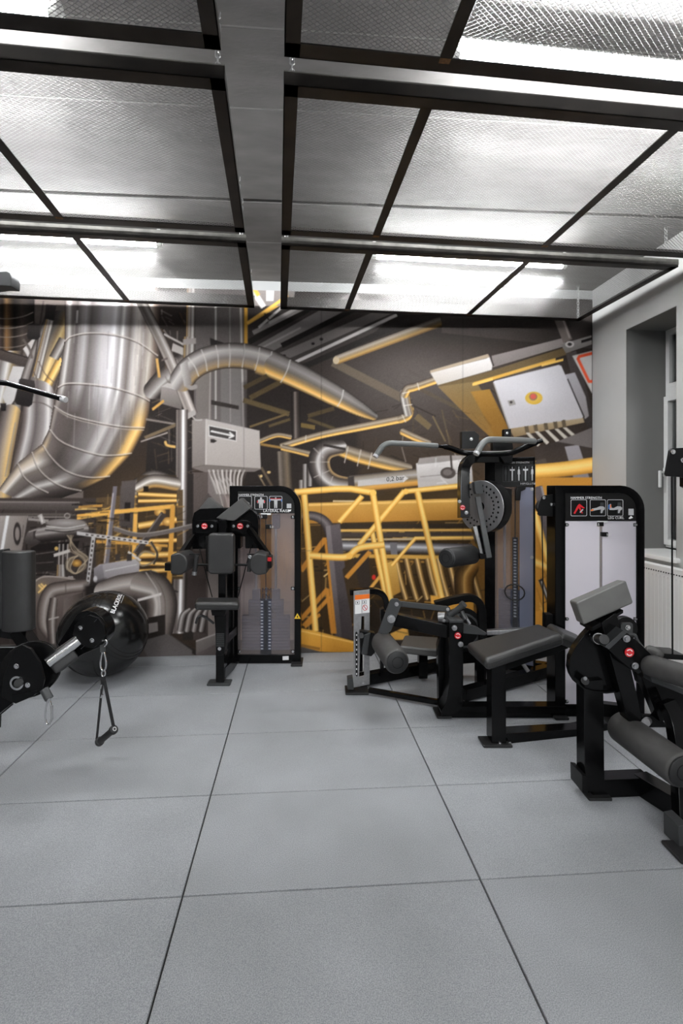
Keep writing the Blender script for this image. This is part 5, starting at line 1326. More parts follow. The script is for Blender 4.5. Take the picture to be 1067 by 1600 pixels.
# ---- ground tone of the print
bxa = _box(MX0, MY0, MX1, MY1)
poly([(MX0, MY0), (MX1, MY0), (MX1, MY1), (MX0, MY1)], (54, 46, 43), (62, 51, 43))
glow(640, 600, 150, 80, (88, 81, 78), .85)
glow(600, 870, 190, 110, (104, 76, 38), .85); glow(800, 900, 120, 120, (150, 104, 44), .8); glow(240, 820, 70, 70, (120, 92, 52), .8)
glow(720, 500, 220, 40, (38, 33, 31), .8)
D_, Mi, Li, Go = (34, 29, 27), (110, 102, 98), (168, 160, 155), (214, 160, 78)
clutter(380, 620, 660, 770, 60, [D_, D_, (76, 66, 60), (96, 78, 52)], ang=[-14, 20, 90, -30], alpha=.5)
clutter(620, 560, 780, 740, 30, [D_, (76, 68, 62), (96, 80, 56)], ang=[-18, 35, 60], alpha=.5)

# ---- left top cluster
poly([(-330, 425), (130, 425), (130, 800), (-330, 800)], (84, 76, 72), (110, 100, 95))
pipe([(-180, 425), (-182, 800)], 60, CHROME, 1); pipe([(-60, 425), (-70, 820)], 34, GREYP)
clutter(-330, 430, 0, 1000, 120, [D_, Mi, Li, Go], ang=[90, 0, -60, 20])
pipe([(-8, 640), (8, 560), (20, 470)], [26, 26, 28], [(-1, (120, 105, 90)), (-.6, (206, 200, 196)), (-.2, (120, 112, 108)), (.2, (232, 228, 226)), (.5, (140, 120, 90)), (.8, (90, 80, 74)), (1, (60, 52, 48))])
pipe([(14, 425), (14, 548)], 40, [(-1, (44, 38, 36)), (-.5, (78, 68, 62)), (-.2, (40, 34, 32)), (.1, (132, 100, 66)), (.25, (58, 48, 44)), (.6, (120, 112, 108)), (.75, (48, 42, 40)), (1, (28, 24, 23))], lit=[(0, .5), (.5, .75), (.8, 1.1), (1, 1)])
for yy_, a_ in ((496, 1), (511, 1), (525, .9), (541, .8)): line([(-26, yy_ - 1), (10, yy_ + 2), (34, yy_ - 1), (52, yy_ - 8)], 1.3, (140, 130, 124), a_, curve=True)
poly([(-20, 540), (0, 545), (54, 561), (52, 578), (0, 562), (-20, 556)], (92, 82, 78), (66, 58, 55))
line([(0, 546), (54, 562)], 1.5, (44, 38, 36))
poly([(60, 520), (92, 500), (70, 560), (48, 565), (36, 545)], (196, 190, 188)); poly([(20, 572), (47, 574), (40, 600), (12, 640), (4, 620)], (205, 200, 198))
# tapering pipe behind the big one
pipe([(96, 500), (62, 590), (34, 700), (20, 790)], [26, 28, 30, 32], [(-1, (70, 60, 55)), (-.7, (128, 118, 112)), (-.4, (214, 178, 120)), (-.25, (246, 214, 150)), (-.05, (150, 128, 100)), (.25, (120, 112, 108)), (.5, (92, 84, 80)), (.8, (160, 152, 148)), (1, (70, 62, 58))], lit=[(0, .6), (.25, .95), (1, 1.05)])
pipe([(96, 560), (58, 632)], 7, [(-1, (110, 86, 50)), (-.3, (246, 208, 140)), (.3, (220, 170, 92)), (1, (100, 80, 58))])
pipe([(100, 530), (84, 560)], 8, GREYP); 
pipe([(78, 500), (56, 590)], 6.5, CHROME)
for q in ((52, 580), (60, 564)): line([q, (q[0] + 12, q[1] + 22), (q[0] + 30, q[1] + 38)], 1.4, (88, 76, 70), .9, curve=True)
pipe([(60, 612), (56, 680), (30, 780)], [26, 28, 30], [(-1, (78, 68, 64)), (-.6, (225, 220, 218)), (-.35, (150, 142, 140)), (.1, (98, 90, 88)), (.5, (200, 194, 192)), (.7, (120, 110, 106)), (1, (54, 46, 44))])
line([(40, 628), (66, 630), (84, 640)], 1.5, (92, 82, 78), curve=True)
pipe([(18, 640), (2, 720), (-4, 790)], [18, 20, 22], [(-1, (90, 76, 66)), (-.4, (226, 190, 130)), (0, (180, 160, 138)), (.4, (118, 108, 104)), (1, (60, 52, 48))])
# ball floats on rods
line([(68, 470), (55, 560), (44, 600), (34, 640), (16, 740)], 2.4, (66, 58, 56)); line([(24, 660), (8, 745)], 1.3, (150, 142, 138))
for pts in ([(45, 507), (50, 505), (62, 507), (63, 526), (58, 531), (44, 530), (42, 524)], [(30, 593), (34, 591), (54, 595), (55, 603), (50, 632), (45, 636), (26, 632), (23, 627)], [(0, 630), (10, 630), (9, 642), (2, 642)], [(72, 475), (88, 478), (84, 500), (70, 498)]):
    poly(pts, (64, 58, 57), (40, 36, 36))
line([(36, 530), (46, 545), (50, 560)], 4, (96, 88, 84), curve=True)

# ---- the big bent pipe
BIG = [(-1, (66, 57, 53)), (-.96, (120, 112, 108)), (-.88, (206, 201, 198)), (-.82, (118, 110, 107)), (-.7, (92, 85, 83)), (-.58, (150, 144, 143)), (-.5, (172, 167, 167)), (-.38, (108, 101, 99)), (-.25, (140, 134, 133)),
       (-.12, (186, 181, 182)), (.05, (205, 200, 202)), (.14, (248, 246, 247)), (.19, (196, 190, 191)), (.25, (160, 153, 153)), (.31, (244, 242, 240)), (.36, (168, 160, 158)), (.45, (120, 111, 107)), (.55, (194, 187, 183)), (.62, (214, 206, 200)), (.72, (138, 127, 121)), (.84, (190, 180, 170)), (.92, (120, 104, 94)), (1, (72, 60, 54))]
BT = [((t + 1) / 2, c) for t, c in BIG]
LOW = [(0, (70, 60, 56)), (.03, (150, 140, 134)), (.07, (98, 89, 86)), (.28, (86, 78, 75)), (.42, (108, 101, 99)), (.52, (128, 121, 119)), (.58, (176, 170, 168)), (.62, (196, 190, 188)), (.67, (138, 130, 128)), (.74, (168, 161, 158)), (.78, (108, 99, 95)), (.85, (122, 106, 90)), (.9, (214, 170, 104)), (.94, (248, 208, 136)), (.97, (196, 150, 88)), (1, (84, 66, 48))]
LOW2 = [(0, (80, 70, 65)), (.05, (206, 178, 140)), (.1, (120, 110, 104)), (.3, (78, 70, 67)), (.45, (92, 85, 82)), (.55, (134, 127, 124)), (.62, (100, 92, 89)), (.8, (88, 80, 77)), (.88, (150, 118, 74)), (.95, (226, 178, 106)), (1, (74, 58, 42))]
END = [(0, (96, 86, 80)), (.1, (196, 178, 158)), (.2, (230, 222, 214)), (.3, (120, 110, 104)), (.5, (92, 84, 80)), (.62, (206, 200, 196)), (.7, (110, 102, 98)), (.85, (70, 62, 59)), (1, (44, 38, 36))]
B0 = [(t, tuple(v * .8 for v in c)) for t, c in BT]
ruled([((101, 425), (176, 425), (250, 425)), ((101, 534), (168, 521), (248, 557)), ((90, 604), (162, 602), (237, 629)), ((84, 634), (150, 658), (226, 668)), ((77, 671), (128, 706), (206, 708)), ((66, 694), (106, 736), (172, 744)), ((50, 706), (78, 746), (128, 767)), ((28, 724), (50, 754), (95, 778)), ((-2, 765), (20, 776), (50, 783))],
      [B0, BT, BT, LOW, LOW, LOW2, END, END, END])
for arc in ([(101, 533), (112, 525), (140, 520), (180, 523), (215, 534), (247, 556)], [(90, 605), (105, 599), (140, 600), (180, 606), (215, 617), (237, 628)],
            [(84, 634), (108, 648), (150, 659), (190, 666), (226, 668)], [(78, 671), (92, 687), (116, 699), (154, 710), (180, 711), (206, 708)],
            [(67, 695), (78, 712), (98, 732), (120, 742), (144, 746), (172, 744)], [(50, 706), (58, 728), (74, 746), (98, 760), (128, 767)], [(28, 724), (38, 745), (56, 760), (76, 770)]):
    line([(x, y + 2.0) for x, y in arc], 1.5, (66, 56, 52), .8, curve=True); line(arc, 1.6, (208, 198, 190), .9, curve=True)
line([(86, 638), (109, 652), (150, 663), (190, 670), (225, 672)], 1.2, (190, 178, 168), .8, curve=True)
line([(121, 485), (120, 505)], 3, (220, 214, 212), .8); line([(134, 470), (130, 520)], 1.6, (150, 142, 140), .6)
for _ in range(40):
    t = mrng.uniform(105, 232); y = mrng.uniform(500, 660); line([(t, y), (t - 2, y + mrng.uniform(20, 70))], mrng.uniform(.8, 2.5), (230, 226, 226) if mrng.rand() > .5 else (96, 88, 86), .18)

# ---- between the big pipe and the column
poly([(236, 600), (300, 585), (300, 760), (226, 760)], (58, 50, 47), (46, 40, 38))
clutter(232, 600, 300, 760, 60, [D_, Mi, (92, 78, 60)], ang=[-20, 90, 25], L=(10, 36))
pipe([(296, 560), (255, 592), (236, 612)], [17, 15, 14], GREYP)
poly([(252, 604), (284, 612), (284, 640), (250, 630)], (150, 142, 138), (110, 102, 98)); poly([(252, 604), (284, 612), (292, 606), (262, 598)], (182, 174, 170))
line([(238, 640), (256, 626)], 4, (210, 160, 84)); line([(228, 655), (282, 664)], 3, (130, 120, 114)); line([(226, 684), (284, 660)], 5, (112, 96, 74)); line([(220, 690), (262, 676)], 2, (160, 150, 144))
line([(258, 690), (262, 696), (280, 699)], 4, (214, 172, 100), curve=True)
line([(245, 560), (249, 590)], 4, (206, 160, 90))
clutter(250, 480, 300, 590, 50, [D_, Mi, Li, (120, 90, 50)], ang=[60, 90, 30], L=(6, 26))
line([(256, 522), (290, 540)], 3, (180, 172, 168)); poly([(270, 536), (290, 545), (288, 556), (268, 548)], (170, 162, 158))
# column
poly([(303, 425), (386, 425), (386, 680), (303, 680)], (86, 80, 78), (112, 105, 102), ax=(1, .4))
poly([(306, 560), (330, 560), (330, 660), (306, 660)], (120, 112, 108)); poly([(345, 560), (380, 560), (380, 670), (345, 670)], (118, 112, 110))
line([(337, 470), (337, 655)], 3, (176, 170, 166)); line([(359, 480), (360, 660)], 1.6, (150, 144, 141)); line([(376, 480), (381, 680)], 3, (186, 180, 176)); line([(329, 560), (327, 655)], 2, (160, 152, 148))
poly([(328, 528), (375, 545), (330, 548)], (48, 42, 40)); poly([(330, 625), (373, 634), (373, 640), (330, 632)], (60, 53, 50))
pipe([(299, 425), (297, 530)], 7, CHROME); pipe([(296, 526), (295, 560)], 9, CHROME); poly([(286, 530), (306, 528), (306, 537), (286, 539)], (150, 142, 138))
# slanted pipe in front
pipe([(219, 468), (262, 555), (300, 648)], [8, 8.5, 9], [(-1, (70, 60, 56)), (-.7, (160, 150, 144)), (-.3, (206, 198, 194)), (0, (158, 148, 142)), (.4, (132, 122, 116)), (.8, (170, 160, 154)), (1, (80, 70, 66))], lit=[(0, .5), (.3, .85), (1, 1.1)])
line([(252, 563), (262, 560)], 3, (96, 86, 82)); poly([(288, 648), (304, 640), (306, 648), (293, 655)], (176, 168, 164))
# gold upright and diagonal steel work under the ceiling
poly([(380, 480), (560, 425), (640, 470), (540, 560), (430, 570), (386, 560)], (58, 52, 50), (70, 64, 61))
for (a, b, w, c) in (((386, 560), (560, 462), 20, (118, 112, 110)), ((388, 535), (520, 462), 9, (44, 39, 37)), ((395, 520), (500, 468), 7, (140, 134, 132)), ((430, 562), (640, 470), 14, (104, 98, 96)), ((448, 572), (620, 492), 5, (186, 180, 178)),
                     ((440, 540), (580, 470), 8, (36, 31, 30)), ((404, 512), (452, 470), 4, (190, 184, 180)), ((470, 575), (640, 500), 9, (48, 43, 41)), ((400, 548), (470, 512), 3, (150, 144, 142)), ((420, 505), (480, 473), 5, (176, 170, 166))):
    line([a, b], w, c)
for p in ((489, 537), (502, 530), (444, 556)): ell(p[0], p[1], 2.6, 2.2, (40, 35, 34))
line([(384, 478), (384, 546)], 5.5, (204, 152, 62)); line([(386, 506), (452, 466)], 4.5, (206, 156, 70)); line([(400, 470), (420, 500)], 2, (60, 54, 50))
# strip of the print seen above the mesh panels
poly([(380, 440), (460, 440), (460, 478), (380, 478)], (150, 142, 138), (120, 113, 110)); line([(396, 455), (412, 480)], 9, (196, 190, 188)); poly([(416, 453), (428, 453), (427, 470), (416, 470)], (224, 222, 220)); line([(386, 505), (450, 462)], 4.5, (226, 176, 84)); line([(396, 450), (404, 462)], 6, (222, 170, 80))

# ---- arched pipe
ARC = [(-1, (62, 55, 52)), (-.8, (118, 111, 108)), (-.45, (196, 190, 187)), (-.15, (168, 161, 158)), (.15, (128, 120, 116)), (.5, (150, 132, 112)), (.75, (160, 132, 92)), (1, (56, 48, 43))]
ARC2 = [(-1, (60, 54, 51)), (-.75, (122, 116, 113)), (-.4, (150, 144, 142)), (0, (112, 104, 99)), (.3, (150, 124, 88)), (.55, (226, 176, 100)), (.75, (250, 206, 132)), (1, (84, 62, 38))]
pipe([(432, 573), (470, 590), (520, 616), (560, 638), (586, 652)], [20, 19.5, 17, 12, 6], ARC2, lit=[(0, 1), (.6, .9), (1, .7)])
pipe([(283, 595), (296, 578), (318, 564), (350, 556), (385, 557), (418, 566), (450, 581)], [19, 20, 20, 20, 20, 20.5, 20], ARC)
poly([(398, 570), (440, 578), (470, 592), (500, 606), (496, 612), (450, 600), (400, 582)], (236, 186, 106), soft=3, alpha=.75)
for (x, y, dx, dy) in ((290, 586, 8, 15), (302, 573, 9, 16), (319, 563, 5, 18), (339, 557, 2, 19), (358, 555.5, 0, 19.5), (380, 556, -2, 19.5), (402, 561, -4, 19), (420, 567, -5, 19), (446, 580, -8, 19)):
    line([(x - dx * .95, y - dy * .95), (x + dx * .1 + 1.5, y), (x + dx * .95, y + dy * .95)], 1.6, (206, 200, 197), .85, curve=True)
line([(290, 600), (298, 606), (306, 604)], 7, (150, 143, 139), curve=True); poly([(281, 570), (292, 562), (300, 600), (288, 604)], (196, 190, 187), (120, 112, 108), ax=(1, 0))

# ---- centre: dark hall with tan beams and thin pipes
poly([(381, 600), (470, 570), (560, 640), (560, 770), (381, 770)], (48, 41, 39), alpha=.75, soft=6)
for (a, b, w, c) in (((390, 622), (440, 596), 8, (122, 102, 68)), ((381, 606), (420, 586), 7, (112, 94, 64)), ((380, 625), (452, 647), 8, (132, 112, 76)), ((390, 667), (448, 647), 3.4, (150, 126, 82)), ((420, 666), (453, 655), 4.5, (126, 106, 70)), ((481, 650), (522, 638), 6.5, (116, 98, 66)), ((481, 655), (523, 670), 5, (120, 102, 68)), ((406, 694), (440, 700), 4, (150, 122, 72)), ((470, 664), (492, 668), 7, (150, 124, 70))):
    line([a, b], w, tuple(v * .72 for v in c))
pipe([(462, 612), (463, 686)], 7, [(-1, (40, 34, 32)), (-.3, (72, 63, 58)), (.2, (122, 112, 106)), (.6, (60, 52, 48)), (1, (34, 29, 27))])
pipe([(443, 705), (446, 765)], 11, [(-1, (60, 52, 46)), (-.4, (112, 98, 80)), (.2, (84, 74, 66)), (.7, (120, 110, 100)), (1, (56, 48, 43))])
for (x, y, h) in ((476, 725, 40), (470, 750, 16), (484, 730, 30)): pipe([(x, y), (x, y + h)], 4, GREYP)
line([(408, 730), (428, 765)], 4, (96, 82, 66)); line([(404, 742), (420, 770)], 2, (140, 122, 96)); ell(420, 738, 3, 2, (214, 180, 120)); ell(408, 744, 2, 2, (220, 190, 130))
line([(520, 566), (640, 628)], 13, (98, 88, 76))
pipe([(428, 571), (470, 590), (520, 616), (560, 638), (586, 652)], [20.5, 19.5, 17, 12, 6], ARC2, lit=[(0, 1.05), (.6, 1), (1, .75)])
for (x, y, dx, dy) in ((446, 580, -8, 19), (532, 622, -5, 14)): line([(x - dx * .95, y - dy * .95), (x + 2, y), (x + dx * .95, y + dy * .95)], 1.8, (214, 208, 204), .85, curve=True)
line([(640, 600), (720, 640)], 6, (84, 74, 62))
line([(650, 650), (672, 668)], 10, (100, 86, 62)); line([(690, 640), (704, 700)], 2, (90, 78, 60)); line([(676, 650), (696, 690)], 2.5, (104, 90, 66))
pipe([(525, 563), (600, 535), (690, 502)], [7, 7.5, 8], [(-1, (110, 98, 88)), (-.5, (168, 158, 148)), (0, (150, 130, 104)), (.5, (184, 146, 86)), (1, (110, 82, 50))], lit=[(0, 1.1), (.6, .9), (1, .55)]); ell(525, 563, 5, 6, (196, 178, 150))
pipe([(404, 690), (432, 680), (455, 683)], 4, GOLDP); line([(408, 694), (444, 700)], 3, (150, 116, 62))
pipe([(438, 698), (500, 680), (570, 666), (626, 655)], [5.5, 6, 6.5, 6.5], GOLDP, lit=[(0, 1.1), (1, 1.1)])
pipe([(626, 655), (637, 650), (640, 640)], 7, GOLDP); pipe([(638, 645), (634, 628), (632, 614)], 8, CHROME); pipe([(632, 616), (637, 608), (648, 605), (680, 594)], [7, 7, 6.5, 6.5], GOLDP)
for p in ((628, 648, 634, 660), (630, 634, 644, 632), (628, 615, 640, 612), (652, 598, 655, 610), (477, 690, 478, 680)): line([p[:2], p[2:]], 1.3, (214, 206, 198), .8)
pipe([(440, 699), (470, 706), (505, 715)], [5, 5, 6], GOLDP)
pipe([(525, 700), (560, 712), (605, 724), (640, 732)], [10, 12, 11, 8], GOLDP); 
for x in (540, 560, 577): line([(x + 4, x * .26 + 557), (x - 2, x * .26 + 583)], 1.6, (196, 188, 180), .8)
pipe([(532, 698), (508, 703), (498, 720), (503, 742), (520, 756), (548, 760)], [12, 16, 17, 17, 16, 13], [(-1, (196, 160, 104)), (-.7, (70, 60, 54)), (-.2, (150, 142, 138)), (.1, (206, 200, 198)), (.4, (98, 90, 86)), (1, (44, 38, 36))])
for (a, b) in (((490, 700), (505, 715)), ((484, 722), (515, 722)), ((490, 746), (515, 735)), ((512, 768), (520, 744))): line([a, b], 1.3, (190, 182, 176), .7)
line([(505, 695), (540, 702)], 4, (60, 53, 50))
pipe([(546, 757), (640, 747), (735, 738)], [14, 14, 15], [(-1, (66, 58, 54)), (-.7, (140, 128, 114)), (-.3, (176, 168, 162)), (.1, (128, 112, 92)), (.5, (214, 160, 84)), (.8, (190, 136, 62)), (1, (80, 56, 32))])
poly([(543, 746), (553, 744), (555, 770), (545, 772)], (70, 63, 60)); poly([(559, 751), (629, 743), (637, 747.5), (630, 753.5), (559, 760)], (196, 190, 186)); 
poly([(630, 742.5), (638, 747.5), (630, 753.5)], (222, 218, 215))
poly([(650, 724), (735, 712), (740, 762), (654, 770)], (214, 209, 206), (180, 172, 168)); poly([(652, 726), (690, 722), (735, 716), (735, 711), (690, 712), (655, 716)], (150, 142, 138)); line([(656, 745), (735, 738)], 1.2, (140, 132, 128))
clutter(655, 725, 735, 765, 16, [(190, 184, 180), (160, 152, 148), (232, 228, 226)], L=(6, 20))
ell(700, 739, 12, 9, (84, 76, 72)); ell(699, 738, 7, 5, (112, 104, 100)); line([(704, 710), (706, 735)], 3, (70, 62, 58)); line([(630, 672), (628, 700), (634, 722)], 2, (110, 100, 92))
pipe([(628, 674), (650, 684), (672, 692)], [6, 6, 4], GOLDP)
# right upper: flat duct, brown wedge, beams
poly([(690, 470), (925, 470), (925, 545), (690, 520)], (52, 46, 44), (66, 59, 56))
poly([(672, 582), (760, 560), (765, 556), (770, 570), (768, 578), (684, 602)], (214, 210, 210), (176, 168, 160)); poly([(672, 579), (762, 553), (766, 558), (672, 583)], (158, 142, 122))
poly([(768, 556), (880, 528), (885, 540), (770, 574)], (150, 142, 140), (112, 104, 102)); line([(764, 552), (771, 572)], 2.5, (60, 52, 50)); poly([(684, 602), (765, 580), (890, 540), (892, 552), (780, 588), (700, 606)], (96, 80, 54))
poly([(684, 604), (744, 596), (800, 690), (776, 692), (730, 650)], (118, 100, 70), (128, 92, 40)); poly([(735, 612), (765, 608), (790, 660), (802, 690), (778, 690)], (150, 112, 52), (120, 84, 34)); clutter(690, 600, 800, 690, 24, [(96, 76, 44), (130, 100, 52), (60, 48, 34)], L=(8, 24), ang=[55, 60, 10], alpha=.3)
line([(740, 600), (868, 562)], 5, (206, 158, 70)); line([(738, 601), (770, 592)], 4, (226, 180, 96)); line([(846, 571), (880, 562)], 3.5, (226, 180, 90))
poly([(866, 500), (882, 500), (894, 530), (880, 536)], (118, 108, 104)); line([(880, 500), (890, 528)], 3, (160, 150, 146))
poly([(876, 538), (924, 524), (925, 538), (884, 552)], (150, 146, 144), (112, 107, 105)); ell(890, 538, 7, 5, (196, 190, 188)); ell(890, 538, 3.5, 2.6, (60, 55, 54)); line([(908, 534), (925, 529)], 4, (42, 37, 36))
poly([(884, 552), (900, 548), (925, 640), (925, 680), (905, 640)], (80, 73, 71), (56, 50, 48)); poly([(880, 586), (898, 582), (915, 620), (920, 650), (914, 655)], (176, 172, 178), (140, 134, 134)); line([(886, 592), (912, 652)], 3, (46, 41, 40))
poly([(894, 556), (925, 548), (925, 615)], (196, 193, 192)); line([(925, 552), (905, 557), (903, 561), (920, 596), (926, 596)], 4.5, (226, 86, 52))
# enclosure with emergency button
poly([(770.5, 597), (773, 595), (873, 570), (877, 572), (911, 651), (909, 655), (798, 672), (795, 670)], (206, 203, 208), (186, 181, 184)); poly([(795, 670), (911, 653), (913, 660), (803, 683)], (170, 152, 124), (128, 106, 76)); line([(771, 598), (796, 670)], 1.6, (150, 142, 136))
glow(840, 610, 34, 26, (222, 219, 224), .6)
ell(834, 622, 13.5, 10, (226, 192, 96), (212, 172, 70)); ell(833, 620, 6.5, 5.8, (150, 120, 90)); ell(833, 619.5, 4.6, 4.2, (214, 98, 88)); poly([(792.5, 626), (803, 624.5), (806, 632), (796, 634.5)], (150, 144, 140)); ell(798.5, 628.5, 2.2, 2, (60, 54, 52))
for k, x in enumerate((828, 842, 858, 873, 886)): poly([(x - 7, 676 - k * 2), (x - 2, 675 - k * 2), (x + 16, 694 - k * 3), (x + 12, 698 - k * 3)], (186, 178, 168)); line([(x - 6, 666 - k * 2.4), (x - 4, 676 - k * 2)], 6, (92, 80, 64))
poly([(834, 700), (870, 690), (925, 690), (925, 790), (850, 790)], (62, 54, 51), (90, 76, 60)); poly([(882, 698), (904, 695), (925, 760), (925, 800), (908, 790)], (150, 145, 150), (120, 112, 112)); poly([(836, 720), (852, 716), (880, 790), (850, 790)], (84, 74, 68))
poly([(870, 690), (925, 668), (925, 700)], (104, 97, 95))

# ---- golden lower hall
poly([(455, 775), (735, 760), (735, 1000), (455, 1000)], (70, 54, 34), (62, 44, 24), alpha=.85)
clutter(465, 800, 735, 990, 260, [D_, D_, (60, 44, 26), (60, 44, 26), (190, 140, 62), (226, 176, 92), (150, 110, 52), (250, 214, 140)], ang=[0, -4, 0, 90, -45], L=(6, 34), alpha=.8)
poly([(482, 786), (735, 778), (735, 812), (482, 818)], (210, 160, 80), (176, 122, 50)); line([(482, 789), (735, 782)], 3, (236, 192, 112)); line([(470, 778), (600, 770)], 6, (70, 56, 40)); line([(520, 783), (560, 783)], 2, (240, 214, 170))
for (y, w, c) in ((822, 6, (60, 50, 42)), (829, 4, (224, 176, 96)), (836, 7, (78, 68, 62)), (843, 3, (190, 170, 140))): line([(530, y), (738, y - 1)], w, c)
pipe([(530, 853), (738, 858)], 8.5, [(-1, (66, 60, 60)), (-.5, (128, 124, 126)), (-.1, (206, 203, 206)), (.3, (130, 126, 128)), (1, (60, 52, 48))]); poly([(609, 848), (620, 848), (621, 868), (611, 868)], (112, 108, 112))
line([(530, 868), (738, 872)], 6, (206, 158, 76)); line([(590, 876), (735, 880)], 3, (160, 116, 50))
for k in range(8):
    x = 618 + k * 16.5; pr = [(-1, (70, 52, 28)), (-.5, (150, 112, 60)), (-.1, (246, 206, 134)), (.25, (150, 120, 84)), (.6, (98, 74, 44)), (1, (52, 38, 22))]
    pipe([(x, 874), (x + 7, 905), (x + 16, 936)], 5.5, pr)
poly([(600, 880), (618, 876), (626, 925), (612, 932)], (216, 170, 88), (176, 128, 56)); pipe([(688, 900), (722, 905), (738, 930), (738, 960)], [20, 19, 18, 18], [(-1, (70, 50, 26)), (-.4, (196, 144, 66)), (0, (238, 190, 108)), (.5, (140, 98, 44)), (1, (60, 42, 24))]) if False else None
pipe([(735, 885), (725, 905), (728, 950)], [14, 16, 14], [(-1, (64, 46, 26)), (-.4, (140, 98, 46)), (0, (206, 160, 90)), (.3, (110, 80, 42)), (1, (52, 38, 24))])
poly([(672, 930), (690, 932), (740, 938), (740, 1000), (676, 960)], (226, 166, 72), (196, 138, 54))
poly([(560, 935), (700, 945), (700, 1000), (560, 1000)], (52, 42, 32)); poly([(610, 990), (636, 978), (640, 1000), (600, 1012)], (232, 176, 84)); clutter(560, 940, 700, 1000, 40, [(96, 70, 34), (30, 24, 20), (190, 140, 62)], L=(6, 26))
# dark strut column with arch
pipe([(462, 808), (488, 806), (508, 816), (520, 840)], [6, 7, 8, 10], [(-1, (60, 52, 52)), (0, (120, 112, 112)), (1, (56, 48, 48))]); 
poly([(509, 822), (531, 818), (553, 1000), (524, 994)], (96, 88, 90), (70, 62, 62)); poly([(509, 822), (516, 821), (534, 996), (524, 994)], (128, 119, 120), (84, 76, 76))
poly([(535, 890), (555, 870), (572, 930), (556, 990), (548, 960)], (70, 54, 36)); poly([(553, 880), (575, 850), (580, 930), (566, 935)], (60, 50, 44))
# tan diagonals
for (a, b, w) in (((470, 968), (512, 920), 7), ((474, 978), (516, 932), 6), ((511, 920), (520, 990), 6), ((508, 840), (524, 990), 4), ((470, 892), (508, 842), 8), ((476, 980), (500, 960), 5)): line([a, b], w, (192, 128, 50))
line([(541, 903), (578, 862)], 7, (196, 134, 54)); line([(578, 920), (602, 890)], 5, (214, 158, 74)); ell(584, 902, 3, 4, (206, 50, 40))
# yellow tube railing
def rail(pts, w, k=1.0, curve=False): pipe(pts, w / 2, YEL, lit=[(0, k), (1, k)], curve=curve)
rail([(612, 884), (649, 841), (742, 840)], 5.5); rail([(581, 830), (603, 935)], 8); rail([(530, 816), (566, 775)], 8.5); rail([(561, 852), (632, 767)], 8.5); rail([(632, 768), (740, 757)], 8)
rail([(652, 768), (690, 934)], 9.5); rail([(475, 772), (493, 986)], 10); rail([(460, 769), (524, 764), (548, 764), (584, 770)], 10); rail([(582, 768), (611, 944)], 10)
rail([(484, 868), (530, 871), (546, 868), (562, 856), (600, 851)], 10.5, curve=True); ell(583, 770, 5, 5, (252, 200, 102)); ell(634, 768, 4.5, 4.5, (250, 196, 98)); ell(546, 869, 5, 5, (248, 192, 92))
poly([(462, 980), (494, 986), (553, 1002), (553, 1022), (500, 1022), (462, 1008)], (232, 172, 72), (206, 144, 52)); line([(470, 1008), (500, 1014)], 4, (150, 104, 44)); line([(462, 984), (553, 1004)], 1.6, (250, 206, 120))
poly([(462, 1008), (500, 1018), (553, 1022), (553, 1048), (440, 1048)], (84, 80, 80))
# right of the hip machine: yellow posts
poly([(835, 746), (925, 746), (925, 1048), (835, 1048)], (196, 138, 58), (214, 150, 60)); clutter(836, 760, 925, 1000, 60, [(90, 64, 32), (150, 104, 46), (250, 206, 120), (60, 50, 44)], ang=[65, 70, -20, 90], L=(10, 50))
pipe([(832, 737), (880, 733), (930, 726)], [11, 11.5, 12], YEL); line([(840, 760), (866, 880)], 14, (92, 84, 86)); line([(846, 760), (872, 870)], 3, (150, 144, 148)); rail([(834, 800), (864, 905)], 12); rail([(834, 878), (868, 892)], 14); line([(844, 905), (862, 950)], 7, (60, 54, 52)); line([(846, 908), (860, 946)], 2, (220, 214, 208)); poly([(836, 955), (870, 950), (870, 985), (836, 985)], (226, 160, 66))

# ---- control cabinet with arrow
poly([(300, 656), (322, 654.5), (321.5, 727), (300, 731)], (150, 141, 136), (128, 119, 114)); poly([(322, 654.5), (405.5, 673), (407.5, 733), (321.5, 727)], (186, 178, 173), (172, 163, 157)); line([(322, 655), (321.5, 727)], 1.6, (206, 199, 194)); line([(300, 731), (321, 727), (407, 733)], 1.5, (96, 87, 82))
poly([(300, 731), (321.5, 727), (407.5, 733), (398, 737), (320, 738)], (118, 109, 104))
poly([(325.5, 664), (370, 673), (369.5, 690), (326, 681.5)], (224, 221, 218)); poly([(326.8, 665.6), (368.8, 674.3), (368.3, 688.4), (327.2, 680)], (74, 69, 67)); line([(329.5, 673.5), (364, 681)], 2.6, (232, 229, 226)); line([(358, 675.2), (365, 681.2), (357, 684.4)], 2.4, (232, 229, 226)); poly([(328.5, 686), (334, 686), (339, 689), (334, 692), (329, 691.5)], (58, 52, 50))
# column under the cabinet
poly([(300, 738), (366, 738), (366, 1000), (300, 1000)], (92, 82, 78), (78, 68, 64)); poly([(325, 738), (350, 738), (350, 1010), (325, 1010)], (118, 109, 106), (132, 122, 117)); poly([(285, 740), (302, 740), (302, 1000), (285, 1000)], (52, 45, 42)); poly([(294, 860), (322, 860), (322, 990), (290, 985)], (66, 56, 53))
poly([(306, 800), (325, 770), (350, 800), (350, 860), (306, 860)], (84, 76, 73))
pipe([(284, 640), (283, 780), (278, 990)], [9.5, 9.5, 10], [(-1, (62, 54, 51)), (-.6, (140, 131, 127)), (-.3, (252, 250, 250)), (-.12, (240, 236, 234)), (.1, (126, 117, 113)), (.5, (92, 83, 79)), (.8, (128, 119, 114)), (1, (54, 47, 44))])
for k in range(4):
    pipe([(281 + k * 11, 986), (286 + k * 11, 962), (296 + k * 9, 952)], [5, 5, 3], GREYP)
